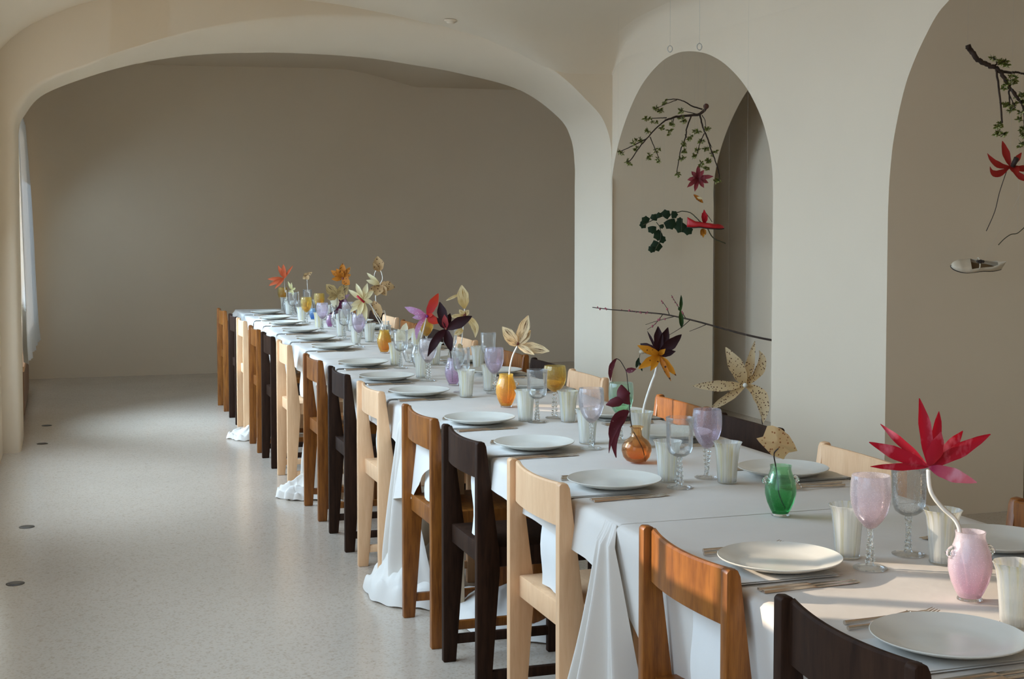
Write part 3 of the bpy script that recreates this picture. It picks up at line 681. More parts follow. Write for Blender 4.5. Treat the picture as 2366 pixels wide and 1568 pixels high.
outp = [(.018, .002), (.030, .006), (.040, .018), (.0448, .036), (.0430, .052), (.034, .066), (.022, .074), (.0170, .080), (.0158, .092), (.0165, .101), (.0205, .106)]
mb = MB(); mb.lathe([(.0005, .002)]+outp+[(a-.0022, b) for a, b in reversed(outp[1:])]+[(.0005, .008)], 40, cap=False); mb.build('body', V_ORANGE, r, 60)
mb = MB(); mb.lathe([(.0205, .1055), (.0212, .107), (.0195, .1083), (.0175, .107)], 32, cap=False); mb.build('lip', V_ORANGE, r, 180)
VC = {}
for key, (x, y, h, lab) in {'f9': (966, 848, .115, 'clear bud vase holding the pink and red flower'), 'f10': (1058, 848, .115, 'clear bud vase holding the tall pale gold flower'), 'f12': (944, 836, .10, 'clear bud vase holding the small cream flower'), 'f14': (890, 786, .12, 'clear bud vase holding the tall spotted tan flower'),
                            'f15': (812, 764, .12, 'clear bud vase holding the orange brown flower'), 'f16': (776, 756, .12, 'clear bud vase holding the olive brown winged flower'), 'f18': (662, 722, .12, 'clear bud vase holding the orange red flower'), 'f19': (716, 728, .12, 'clear bud vase holding the small brown flower'), 'f20': (690, 725, .11, 'clear bud vase holding the thin yellow green flower')}.items():
    VC[key] = vz(x, y); barrel_vase(VC[key], V_CLEAR, lab, h, .3, 'clear bud vases', False)

# ------------------------------------------------------------------ paper flowers
def petal(parent, mat, base, tip, width, bow=.15, cup=.25, face=None, peak=.5, name='petal', n=11, m=6, via=None, twist=0):
    base, tip = Vector(base), Vector(tip); d = tip-base; L = d.length
    face = Vector(face) if face is not None else -FW
    nrm = face-d*(face.dot(d)/max(1e-9, d.dot(d)))
    nrm = nrm.normalized() if nrm.length > 1e-6 else d.orthogonal().normalized()
    ctrl = (base+tip)*.5 + nrm*bow*L if via is None else (Vector(via)*2-(base+tip)*.5)
    rows = []
    ex = math.log(.5)/math.log(peak)
    for i in range(n+1):
        t = i/n; p = base*(1-t)**2+ctrl*2*t*(1-t)+tip*t*t
        tg = ((ctrl-base)*(1-t)+(tip-ctrl)*t).normalized()
        nn = (nrm-tg*nrm.dot(tg)).normalized(); sd_ = tg.cross(nn)
        if twist: q = Matrix.Rotation(twist*t, 3, tg); nn = q @ nn; sd_ = q @ sd_
        w = width*.5*max(.04, math.sin(PI*min(1, t**ex*.97+.03)))**.85 * (1+.06*math.sin(17*t+width*900))
        rows.append([p+sd_*w*c+nn*(cup*w*(c*c)) for c in [-1+2*j/m for j in range(m+1)]])
    mb = MB(); mb.grid(rows); return mb.build(name, mat, parent, 180)
def flower(name, lab, origin, group='paper flowers on the table'):
    return thing(name, lab, 'flower', origin, 0, group)
class Fl:
    """flower drawn at the depth of point O; offsets given in photo pixels relative to anchor pixel, converted to metres; dz = towards viewer (m)"""
    def __init__(s, root, O, ax, ay, org=(0, 0), sc=1.0):
        s.r = root; s.O = Vector(O); s.k = ppm(s.O); s.a = (ax, ay); s.org = org; s.sc = sc
    def P(s, u, v, dz=0):
        x = s.org[0]+u/s.sc; y = s.org[1]+v/s.sc
        return RT*((x-s.a[0])/s.k) + UP*(-(y-s.a[1])/s.k) - F0*dz
    def w(s, u): return u/s.sc/s.k
    def petal(s, mat, b, t, w, dz=0, **kw):
        via = kw.pop('via', None)
        if via is not None: kw['via'] = s.P(*via)
        return petal(s.r, mat, s.P(*b), s.P(t[0], t[1], dz), s.w(w), **kw)
    def stem(s, pts, r, mat, name='stem', n=6):
        mb = MB(); mb.tube(spline([s.P(*p) for p in pts], 6), r, n); return mb.build(name, mat, s.r, 180)
from math import hypot
def proj(P):
    v = Vector(P)-Vector((0, 0, EYE)); w = v.dot(FW); return (W/2+FPX*v.dot(RT)/w, HH/2-SHIFT-FPX*v.dot(CU)/w)
Z5 = ((1766, 900), 3.92); Z3 = ((1350, 660), 3.92); Z4 = ((1300, 950), 3.92); Z2 = ((900, 640), 3.92); Z1 = ((470, 570), 3.92)
def start(name, lab, O, zz, group='paper flowers on the table'):
    r = flower(name, lab, O, group); px = proj(O); return r, Fl(r, O, px[0], px[1], zz[0], zz[1])
M_RED = m_petal('crimson_paper', (.42, .012, .03), (.45, .006, .02), (.78, .20, .26), .75, cloud=True)
M_RED2 = m_petal('rose_paper', (.36, .02, .07), (.62, .14, .17), (.72, .36, .42), .6, cloud=True)
M_TAN = m_petal('tan_fan_paper', (.60, .40, .19), (.64, .45, .23), (.30, .12, .04), .55, sc=70)
M_BURG = m_petal('burgundy_leaf', (.10, .014, .020), (.12, .018, .024), (.45, .28, .26), .10, sc=120)
M_STRIPE = m_petal('striped_straw', (.70, .50, .28), (.76, .58, .33), (.12, .045, .015), streak=True)
M_MAROON = m_petal('dark_maroon_paper', (.035, .006, .008), (.022, .004, .005))
M_INRED = m_petal('inner_red_paper', (.28, .02, .03), (.34, .05, .05))
M_STRAW = m_petal('pale_straw', (.78, .62, .30), (.82, .72, .44))
M_CREAM = m_petal('cream_paper', (.80, .70, .44), (.86, .79, .58))
M_SPOT = m_petal('spotted_tan_paper', (.66, .46, .22), (.70, .54, .32), (.10, .03, .012), .75, sc=62)
M_SPOTB = m_petal('brown_blotched_paper', (.42, .24, .10), (.46, .29, .13), (.08, .03, .012), .7, sc=40)
M_PINKLIL = m_petal('pink_lilac_paper', (.62, .16, .32), (.62, .36, .58), (.80, .62, .74), .5, sc=80)
M_SCARLET = m_petal('scarlet_paper', (.52, .03, .04), (.62, .05, .02))
M_GOLD = m_petal('pale_gold_paper', (.62, .40, .13), (.86, .70, .40), (.45, .25, .06), streak=True)
M_ORBR = m_petal('orange_brown_paper', (.42, .13, .010), (.50, .17, .015), (.06, .02, .008), .65, sc=45)
M_OLIVE = m_petal('olive_brown_paper', (.34, .22, .08), (.42, .28, .11), (.10, .05, .015), streak=True)
M_LILW = m_petal('white_lilac_paper', (.72, .58, .62), (.60, .40, .58))
M_PURP = m_petal('purple_paper', (.12, .02, .05), (.07, .012, .03))
M_ORRED = m_petal('orange_red_paper', (.60, .10, .03), (.68, .14, .05))
M_ORANGE = m_petal('orange_paper', (.62, .24, .012), (.66, .27, .02), (.12, .03, .01), .3, sc=50)
M_YGREEN = m_petal('yellow_green_paper', (.60, .52, .22), (.68, .60, .30))
CENTR = m_plain('flower_heart', (.20, .05, .03), .7); CENTW = m_plain('pale_heart', (.75, .70, .58), .6); CENTP = m_plain('purple_heart', (.22, .04, .25), .6)
def heart(F, u, v, r, mat, dz=.004, sc=(1, 1, 1)):
    mb = MB(); mb.ball(F.P(u, v, dz), r, 10, 6, sc); return mb.build('flower_heart', mat, F.r, 180)
# crimson flower in the pink vase
r, F = start('paper_flower', 'large crimson paper flower on curved white stem in the pink vase', VP, Z5)
C_ = (1470, 690)
for t, w, dz, mt, kw in [((1405, 80), 118, -.02, M_RED, {}), ((1600, 205), 100, -.03, M_RED, {}), ((930, 465), 120, .0, M_RED, {'bow': .05}), ((1095, 335), 80, -.05, M_RED, {'bow': -.05}), ((905, 660), 66, .03, M_RED, {'bow': .0}),
                         ((1820, 385), 115, -.03, M_RED, {}), ((2022, 392), 130, .0, M_RED, {'bow': -.05}), ((1815, 782), 125, .055, M_RED2, {'bow': .12}), ((1530, 350), 140, .03, M_RED, {'cup': -.25, 'bow': .2}), ((1850, 430), 70, -.06, M_RED2, {})]:
    F.petal(mt, C_, t, w, dz, **kw)
F.stem([(1468, 715, 0), (1480, 860, 0), (1520, 960, 0), (1610, 1070, 0), (1700, 1150, 0), (1745, 1220, 0), (1765, 1300, 0), (1790, 1450, .0), (1830, 1640, 0), (1850, 1790, 0)], .0042, STEMW)
# fan leaf in the green vase
r, F = start('fan_leaf', 'tan speckled fan-shaped leaf on thin dark stem in the green vase', VG, Z4)
ol = [(1755, 245), (1810, 225), (1850, 130), (1890, 120), (1960, 145), (2040, 210), (2090, 290), (2118, 352), (2085, 372), (2050, 375), (2020, 395), (2000, 435), (1930, 405), (1880, 385), (1820, 320), (1770, 270)]
ctr = (1935, 280)
rings = []
for k in (1, .66, .33):
    rings.append([F.P(ctr[0]+(u-ctr[0])*k, ctr[1]+(v-ctr[1])*k, .012*(1-k)+.006*math.sin(i*2.1)*k-.010*k*math.cos(i*.7)) for i, (u, v) in enumerate(ol)])
mb = MB(); nn = len(ol); vs = [p for q in rings for p in q]+[F.P(ctr[0], ctr[1], .014)]; fs = []
for q in range(2):
    for i in range(nn): j = (i+1) % nn; fs.append((q*nn+i, q*nn+j, (q+1)*nn+j, (q+1)*nn+i))
for i in range(nn): fs.append((2*nn+i, 2*nn+(i+1) % nn, 3*nn))
mb.add(vs, fs); o = mb.build('leaf_blade', M_TAN, r, 180)
F.stem([(1935, 320, .018), (1900, 375, .012), (1925, 490, 0), (1945, 620, 0), (1960, 750, 0), (2015, 880, 0)], .0016, STEMD)
# burgundy leaves in the orange flask
r, F = start('burgundy_sprig', 'drooping burgundy leaf sprig in the round orange flask', VO, Z3)
F.stem([(555, 1590, 0), (530, 1480, 0), (490, 1400, 0), (440, 1310, 0), (425, 1260, 0), (410, 1130, 0), (405, 1000, 0), (390, 880, 0), (378, 780, 0), (350, 720, 0), (318, 672, 0), (285, 655, 0)], [.0016]*40+[.0012]*27, STEMD)
F.petal(M_BURG, (290, 655, 0), (236, 862), 46, .0, via=(238, 735, .01), name='leaf')
F.petal(M_BURG, (372, 768, 0), (462, 742), 50, .02, bow=.25, name='leaf')
F.petal(M_BURG, (335, 895, -.01), (412, 1062), 125, .02, via=(345, 975, .03), name='leaf', cup=-.3)
F.petal(M_BURG, (370, 1010, .03), (188, 1068), 90, .02, bow=.2, name='leaf', cup=-.4)
F.petal(M_BURG, (402, 1130, 0), (284, 1545), 118, .02, via=(272, 1270, .02), name='leaf', peak=.4)
F.petal(M_BURG, (360, 1180, .01), (216, 1500), 60, .03, via=(262, 1290, .03), name='leaf', peak=.35)
F.stem([(410, 1215, 0), (400, 1190, 0), (376, 1180, 0)], .0010, STEMD, 'leaf_stalk')
# striped straw flower in the amber vase
r, F = start('paper_flower', 'striped straw-coloured paper flower in the nearer amber vase', VA1, Z2)
C_ = (1160, 612)
for t, w, dz, kw in [((1257, 348), 105, -.02, {}), ((1022, 448), 105, .0, {'bow': .15}), ((1278, 482), 88, -.01, {}), ((1448, 665), 100, .02, {'bow': -.12}), ((1040, 545), 60, .05, {}), ((1310, 690), 60, .05, {})]: F.petal(M_STRIPE, C_, t, w, dz, **kw)
F.stem([(1157, 625, 0), (1120, 700, 0), (1098, 780, 0), (1086, 870, 0), (1082, 1000, 0), (1078, 1150, 0)], .0032, STEMW); heart(F, 1160, 600, .006, CENTR)
# dark maroon flower
r, F = start('paper_flower', 'dark maroon paper flower with red heart in the lilac vase', VPU, Z2)
C_ = (512, 470)
for mt, t, w, dz, kw in [(M_MAROON, (455, 225), 92, -.02, {}), (M_INRED, (500, 335), 60, .02, {}), (M_MAROON, (748, 352), 98, .0, {'bow': .1}), (M_MAROON, (350, 712), 78, .03, {'via': (430, 560, .05)}), (M_MAROON, (562, 665), 84, .03, {}), (M_MAROON, (432, 362), 46, .02, {}), (M_MAROON, (548, 330), 60, -.03, {})]: F.petal(mt, C_, t, w, dz, **kw)
F.stem([(512, 475, 0), (528, 560, 0), (548, 660, 0), (560, 760, 0), (572, 950, 0)], .0022, STEMD); heart(F, 512, 465, .006, CENTR)
# pink and red flower
r, F = start('paper_flower', 'paper flower with red and lilac-pink petals beside the dark maroon flower', VC['f9'], Z2)
C_ = (342, 352)
for mt, t, w, dz, kw in [(M_SCARLET, (442, 148), 84, -.02, {}), (M_SCARLET, (452, 415), 80, .02, {}), (M_PINKLIL, (140, 270), 66, .0, {}), (M_PINKLIL, (212, 362), 54, .03, {}), (M_PINKLIL, (252, 560), 46, .04, {'via': (270, 440, .05)}), (M_SCARLET, (400, 330), 40, .03, {})]: F.petal(mt, C_, t, w, dz, **kw)
px = proj(VC['f9']); bu = (px[0]-900)*3.92; bv = (px[1]-640)*3.92
F.stem([(338, 362, 0), (318, 440, 0), (290, 550, 0), (bu+8, bv-200, 0), (bu, bv-30, 0)], .003, STEMW); heart(F, 342, 352, .007, CENTP, .01)
# tall pale gold flower
r, F = start('paper_flower', 'tall pale gold paper flower standing behind the dark maroon one', VC['f10'], Z2)
for b, t, w, dz, kw in [((680, 285), (655, 72), 108, .0, {}), ((640, 150), (512, 212), 26, .0, {}), ((680, 350), (548, 352), 42, .02, {}), ((690, 360), (776, 545), 70, .01, {'via': (768, 430, .02)}), ((680, 350), (632, 290), 50, .02, {}), ((680, 350), (718, 295), 46, .0, {}), ((668, 470), (585, 520), 54, .02, {}), ((655, 610), (620, 640), 50, .02, {}), ((560, 700), (480, 630), 40, .02, {})][:8]: F.petal(M_GOLD, b, t, w, dz, **kw)
px = proj(VC['f10']); bu = (px[0]-900)*3.92; bv = (px[1]-640)*3.92
F.stem([(682, 285, 0), (680, 350, 0), (668, 460, 0), (650, 600, 0), (bu+5, bv-200, 0), (bu, bv-30, 0)], .0028, STEMW); heart(F, 680, 340, .009, CENTR, .0, (1, 1, 1.6))
# small cream flower
r, F = start('paper_flower', 'small cream paper flower just above a tumbler rim', VC['f12'], Z2)
C_ = (112, 565)
for t, w, dz in [((152, 415), 74, -.01), ((78, 468), 62, .0), ((22, 522), 60, .02), ((222, 462), 62, .0), ((205, 520), 60, .02), ((120, 490), 66, .03)]: F.petal(M_CREAM, C_, t, w, dz)
px = proj(VC['f12']); F.stem([(112, 570, 0), ((px[0]-900)*3.92, (px[1]-640)*3.92-30, 0)], .0025, STEMW)
# pale starburst in the farther amber vase
r, F = start('paper_flower', 'pale yellow starburst paper flower with red heart in the farther amber vase', VA2, Z1)
C_ = (1448, 480)
for t, w, dz in [((1318, 388), 46, 0), ((1382, 332), 48, -.02), ((1482, 332), 52, -.03), ((1540, 400), 46, -.02), ((1335, 590), 50, .02), ((1398, 625), 44, .03), ((1480, 662), 56, .02), ((1342, 530), 44, .03), ((1535, 500), 44, .0), ((1430, 610), 40, .05)]: F.petal(M_STRAW, C_, t, w, dz, bow=.1)
mb = MB(); mb.tube([F.P(1400, 440, .03), F.P(1465, 500, .03)], [.006, .006], 8); mb.build('flower_heart', M_SCARLET, r, 180)
F.stem([(1460, 490, 0), (1520, 530, 0), (1560, 620, 0), (1605, 700, 0), (1625, 770, 0), (1640, 940, 0)], .003, STEMW)
F.stem([(1500, 500, -.01), (1560, 590, 0), (1622, 690, 0), (1632, 760, 0), (1632, 930, 0)], .0022, STEMW)
# tall spotted tan flower
r, F = start('paper_flower', 'tall tan paper flower with brown blotches, tallest at the far end', VC['f14'], Z1)
C_ = (1600, 340)
for mt, b, t, w, dz, kw in [(M_SPOTB, (1600, 225), (1580, 85), 100, 0, {}), (M_SPOTB, (1585, 215), (1545, 150), 50, .02, {}), (M_STRAW, C_, (1485, 235), 40, .01, {}), (M_STRAW, C_, (1480, 300), 44, .02, {}), (M_SPOTB, C_, (1735, 368), 90, 0, {'bow': .2}), (M_SPOTB, C_, (1572, 440), 100, .03, {}), (M_SPOTB, C_, (1500, 405), 46, .02, {}), (M_SPOTB, (1545, 490), (1605, 645), 96, .0, {'bow': .2}), (M_SPOTB, C_, (1660, 440), 80, .02, {})]: F.petal(mt, b, t, w, dz, **kw)
px = proj(VC['f14']); bu = (px[0]-470)*3.92; bv = (px[1]-570)*3.92
F.stem([(1600, 340, 0), (1625, 290, 0), (1612, 225, 0), (1580, 200, 0), (1555, 240, 0), (1552, 290, 0)], .0026, STEMW, 'stalk')
F.stem([(1600, 345, 0), (1560, 460, -.01), (1600, 600, 0), (bu, bv-260, 0), (bu, bv-30, 0)], .0026, STEMW)
# others at the far end
def simple(lab, key, zz, Cc, pets, stem_mat=STEMW, sr=.0022, hm=None, O=None):
    O = VC[key] if O is None else O
    r, F = start('paper_flower', lab, O, zz)
    for q in pets: F.petal(q[0], Cc, q[1], q[2], q[3], **(q[4] if len(q) > 4 else {}))
    px = proj(O); bu = (px[0]-zz[0][0])*zz[1]; bv = (px[1]-zz[0][1])*zz[1]
    F.stem([(Cc[0], Cc[1], 0), ((Cc[0]*.6+bu*.4), Cc[1]*.6+bv*.4, 0), (bu, bv-200, 0), (bu, bv-30, 0)], sr, stem_mat)
    if hm: heart(F, Cc[0], Cc[1], .008, hm)
simple('orange brown spiky paper flower with dark spots at the far end', 'f15', Z1, (1265, 285), [(M_ORBR, (1265, 148), 66, 0), (M_ORBR, (1332, 185), 46, 0), (M_ORBR, (1340, 250), 44, .01), (M_ORBR, (1158, 213), 50, 0), (M_ORBR, (1168, 292), 44, .02), (M_ORBR, (1208, 195), 48, .01), (M_ORBR, (1332, 342), 76, .03), (M_ORBR, (1250, 200), 44, .03)], STEMD, .0016, CENTR)
simple('olive brown paper flower with two veined wings below the orange brown one', 'f16', Z1, (1215, 445), [(M_OLIVE, (1115, 340), 96, 0), (M_OLIVE, (1315, 352), 96, 0), (M_OLIVE, (1128, 470), 56, .02), (M_OLIVE, (1290, 462), 60, .02)], STEMD, .0016)
simple('white and purple paper flower in the small mauve vase', 'x', Z1, (1235, 500), [(M_CREAM, (1155, 490), 100, .02), (M_LILW, (1325, 430), 36, 0), (M_PURP, (1275, 470), 60, .02), (M_PURP, (1140, 605), 46, .02, {'via': (1230, 570, .03)}), (M_LILW, (1310, 500), 60, .0), (M_LILW, (1190, 440), 50, -.01)], STEMW, .002, None, VM)
simple('orange red strip-petalled paper flower at the far left', 'f18', Z1, (735, 285), [(M_ORRED, (680, 168), 34, 0), (M_ORRED, (728, 160), 46, 0), (M_ORRED, (815, 168), 22, 0), (M_ORRED, (585, 292), 34, .01), (M_ORRED, (598, 350), 38, .02), (M_ORRED, (655, 378), 28, .03), (M_ORRED, (745, 220), 40, .02)], STEMW, .0018)
simple('small brown paper flower just right of the orange red one', 'f19', Z1, (938, 262), [(M_SPOTB, (988, 228), 32, 0), (M_SPOTB, (903, 290), 34, .0), (M_SPOTB, (918, 238), 44, .01), (M_SPOTB, (955, 298), 40, .01)], STEMW, .0016)
simple('thin yellow green paper flower between the far goblets', 'f20', Z1, (800, 390), [(M_YGREEN, (768, 312), 20, 0), (M_YGREEN, (836, 372), 26, .0), (M_YGREEN, (802, 322), 20, .01), (M_YGREEN, (780, 420), 26, .01), (M_YGREEN, (820, 440), 26, .01)], STEMW, .0018)
# dark and orange flower standing in a tumbler on the right side
TB = Vector((1.745, 3.955, ZT+.004)); r, F = start('paper_flower', 'orange and blackish maroon paper flower on thick white stem in a tumbler', TB, Z3)
C_ = (668, 620)
for mt, t, w, dz, kw in [(M_MAROON, (668, 368), 88, -.02, {}), (M_MAROON, (758, 378), 88, -.02, {}), (M_MAROON, (875, 438), 95, .0, {}), (M_MAROON, (815, 585), 66, .02, {}), (M_MAROON, (573, 412), 26, -.03, {}), (M_MAROON, (508, 525), 84, -.02, {'bow': .2}), (M_ORANGE, (472, 532), 72, .02, {}), (M_ORANGE, (560, 548), 50, .04, {}), (M_ORANGE, (482, 742), 76, .02, {}), (M_ORANGE, (585, 757), 66, .04, {}), (M_ORANGE, (818, 802), 64, .03, {'bow': .05}), (M_ORBR, (765, 845), 46, .05, {}), (M_ORANGE, (720, 560), 50, .03, {})]: F.petal(mt, C_, t, w, dz, **kw)
F.stem([(668, 630, 0), (655, 720, 0), (640, 790, 0), (592, 920, 0), (538, 1110, 0), (535, 1250, 0), (533, 1400, 0)], .0042, STEMW)

# ------------------------------------------------------------------ hanging pieces in the arcade
def arc_z(arc, y):
    q = sorted(arc); return interp(q, y)
GH = 'pieces hung on threads in the arcade'
def hang_thread(F, pts, arc):
    for (u, v) in pts:
        p = F.P(u, v); wy = F.O.y+p.y; top = arc_z(arc, wy)-F.O.z
        mb = MB(); mb.tube([p, (p.x, p.y, top)], .00022, 4); mb.build('thread', THREAD, F.r)
LEAFG = m_petal('young_green_leaf', (.05, .07, .012), (.20, .21, .04)); BUDY = m_plain('pale_bud', (.42, .40, .16), .6)
IVY = m_petal('ivy_leaf', (.012, .026, .010), (.018, .038, .014))
def cluster(F, u, v, s, dz=0):
    mb = MB(); c = F.P(u, v, dz); R_ = F.w(s)
    for q in range(11):
        d = Vector((random.uniform(-1, 1), random.uniform(-1, 1), random.uniform(-.9, 1))).normalized(); sd_ = d.orthogonal().normalized(); L = R_*random.uniform(.6, 1.1)
        b = d.cross(sd_)
        mb.add([c, c+d*L*.5+sd_*L*.28+b*L*.05, c+d*L, c+d*L*.5-sd_*L*.28+b*L*.05], [(0, 1, 2, 3)], [(.5, 0), (1, .5), (.5, 1), (0, .5)])
    mb.build('leaf_cluster', LEAFG, F.r, 180)
    mb = MB(); mb.ball(c+Vector((0, 0, -R_*.35)), R_*.24, 6, 4); mb.ball(c+Vector((R_*.3, -R_*.2, -R_*.1)), R_*.18, 6, 4); mb.build('bud', BUDY, F.r, 180)
def twig(F, pts, r0, r1, mat=BARK, name='twig'):
    P = spline([F.P(*p) for p in pts], 5); m = len(P); mb = MB(); mb.tube([p+Vector((random.uniform(-1, 1), random.uniform(-1, 1), random.uniform(-1, 1)))*r0*.25 for p in P], [r0+(r1-r0)*i/(m-1) for i in range(m)], 7); return mb.build(name, mat, F.r, 180)
Z7 = ((1350, 180), 3.484); Z8 = ((2066, 60), 2.613)
def hstart(name, lab, cat, px, X, zz):
    O = at_x(px[0], px[1], X); r = thing(name, lab, cat, O, 0, GH); return r, Fl(r, O, px[0], px[1], zz[0], zz[1])
# budding branch in the narrow arch
r, F = hstart('budding_branch', 'budding fruit branch hanging high in the narrow arch', 'branch', (1605, 262), 4.02, Z7)
twig(F, [(978, 232, .03), (940, 285, .01), (860, 300, 0), (740, 312, 0), (650, 345, .02)], .011, .006, name='main_stem')
mb = MB(); mb.ball(F.P(975, 232, .03), .019, 10, 7); mb.build('knot', m_plain('red_bark', (.10, .035, .02), .8), r, 180)
for pts, a in [([(650, 345, .02), (570, 410, .04), (500, 490, .05), (440, 560, .06), (370, 660, .08), (338, 680, .08)], .005), ([(500, 490, .05), (370, 555, .02), (285, 592, 0)], .004), ([(660, 322, .02), (600, 322, 0), (490, 325, -.05)], .004), ([(945, 255, .02), (860, 232, .05), (790, 197, .07), (720, 180, .08), (640, 190, .1)], .005), ([(735, 185, .08), (650, 218, .08), (565, 252, .06)], .003),
               ([(860, 308, 0), (830, 400, -.03), (825, 470, -.05), (790, 560, -.06), (775, 640, -.06), (755, 770, -.07)], .005), ([(930, 300, .01), (950, 400, .03), (985, 490, .05), (1010, 570, .05), (1040, 650, .06), (1075, 760, .06), (1080, 830, .06)], .006), ([(960, 450, .04), (920, 530, .08), (890, 630, .1)], .0035), ([(945, 300, .01), (980, 340, -.04), (990, 400, -.06)], .003), ([(525, 480, .05), (550, 550, .08), (590, 650, .1)], .0035), ([(820, 450, -.05), (850, 490, -.08)], .003), ([(720, 330, 0), (705, 380, .04)], .003), ([(900, 290, 0), (830, 275, .02), (770, 265, .04)], .003), ([(985, 490, .05), (1030, 560, .0)], .003)]: twig(F, pts, a, a*.55)
for (u, v) in [(645, 190), (600, 265), (570, 250), (490, 330), (550, 340), (510, 430), (390, 525), (450, 495), (285, 592), (345, 670), (580, 580), (590, 650), (530, 620), (705, 365), (685, 425), (780, 325), (790, 355), (775, 275), (850, 490), (800, 590), (785, 650), (755, 765), (915, 430), (935, 510), (905, 580), (885, 630), (990, 410), (1030, 610), (1000, 665), (975, 725), (1080, 820), (975, 570), (940, 685), (620, 400), (430, 560), (800, 520)]: (cluster(F, u, v, 38, random.uniform(-.03, .05)), cluster(F, u+random.uniform(-24, 24), v+random.uniform(-24, 24), 32, random.uniform(-.03, .05)))
hang_thread(F, [(978, 225), (640, 190)], OPEN[0])
# crimson star flower with a hanging bud below it
r, F = hstart('hanging_flower', 'dusky pink star-shaped flower hanging under the budding branch', 'flower', (1611, 411), 4.05, Z7)
M_DUSK = m_petal('dusky_red_paper', (.13, .008, .014), (.36, .06, .07))
for t in [(918, 702), (862, 752), (1035, 793), (962, 885), (885, 915), (822, 882), (832, 820), (958, 742), (1000, 845), (870, 850)]: F.petal(M_DUSK, (912, 805), t, 36, random.uniform(-.03, .04), bow=.12)
hang_thread(F, [(912, 805)], OPEN[0])
r, F = hstart('hanging_seed_pod', 'small ochre seed pod hanging below the dusky pink star flower', 'seed pod', (1613, 458), 4.05, Z7)
F.petal(M_ORBR, (880, 938, 0), (958, 1006), 34, .0, name='pod'); F.petal(M_STRAW, (905, 960, .01), (950, 975), 20, .02, name='husk'); hang_thread(F, [(882, 940)], OPEN[0])
# ivy garland with red shoe
r, F = hstart('ivy_garland', 'dark green ivy vine hanging beside the red shoe', 'vine', (1530, 505), 4.05, Z7)
VINE = m_plain('vine_stalk', (.06, .05, .02), .7)
twig(F, [(1138, 1330, 0), (1060, 1300, 0), (1015, 1255, 0), (985, 1210, .05), (950, 1180, .07), (905, 1140, .07), (850, 1085, .02), (790, 1073, 0), (720, 1090, 0), (640, 1110, 0), (560, 1140, 0), (470, 1185, 0)], .0045, .003, VINE, 'vine'); twig(F, [(580, 1160, 0), (612, 1215, .02), (610, 1300, .02), (570, 1385, 0)], .003, .002, VINE, 'vine')
for (u, v, s, a) in [(500, 1150, 70, 2.5), (545, 1212, 70, -1.5), (560, 1128, 60, 1.2), (650, 1102, 75, .8), (715, 1100, 60, 0), (690, 1165, 95, -1.2), (780, 1190, 100, -2), (830, 1222, 75, -.8), (605, 1262, 85, 3.6), (625, 1298, 60, -.3), (590, 1345, 90, -2.2), (548, 1372, 60, -1.8), (480, 1180, 60, 3.3), (620, 1190, 40, -1.3), (770, 1150, 50, 1.5), (600, 1110, 50, 1.8)]:
    c = F.P(u, v, random.uniform(-.02, .03)); R_ = F.w(s)*.55; mb = MB()
    lob = [(1.15, 0), (.82, .42), (.70, .85), (.2, .85), (-.35, .92), (-.50, .40), (-.55, 0)]; lob = lob+[(x, -y) for x, y in reversed(lob[1:-1])]
    ca, sa = math.cos(a), math.sin(a)
    vs = [c+RT*R_*(x*ca-y*sa)+UP*R_*(x*sa+y*ca)+F0*R_*(.25*y*y+random.uniform(-.08, .08)) for x, y in lob]+[c-F0*R_*.12]
    nl = len(lob); mb.add(vs, [(i, (i+1) % nl, nl) for i in range(nl)], [(.5+.4*y, .5+.4*x) for x, y in lob]+[(.5, .5)]); mb.build('leaf', IVY, r, 180)
hang_thread(F, [(640, 1110), (850, 1085)], OPEN[0])
r, F = hstart('hanging_flower', 'small orange flower with yellow wisps at the left end of the ivy', 'flower', (1474, 512), 4.05, Z7)
for mt, t, w in [(M_ORRED, (478, 1122), 34), (M_ORRED, (485, 1160), 32), (M_ORRED, (398, 1190), 30), (M_YGREEN, (425, 1062), 22), (M_ORRED, (445, 1112), 26), (M_TAN, (375, 1170), 26), (M_TAN, (500, 1222), 40), (M_TAN, (440, 1205), 26)]: F.petal(mt, (425, 1152), t, w, random.uniform(0, .03))
hang_thread(F, [(425, 1152)], OPEN[0])
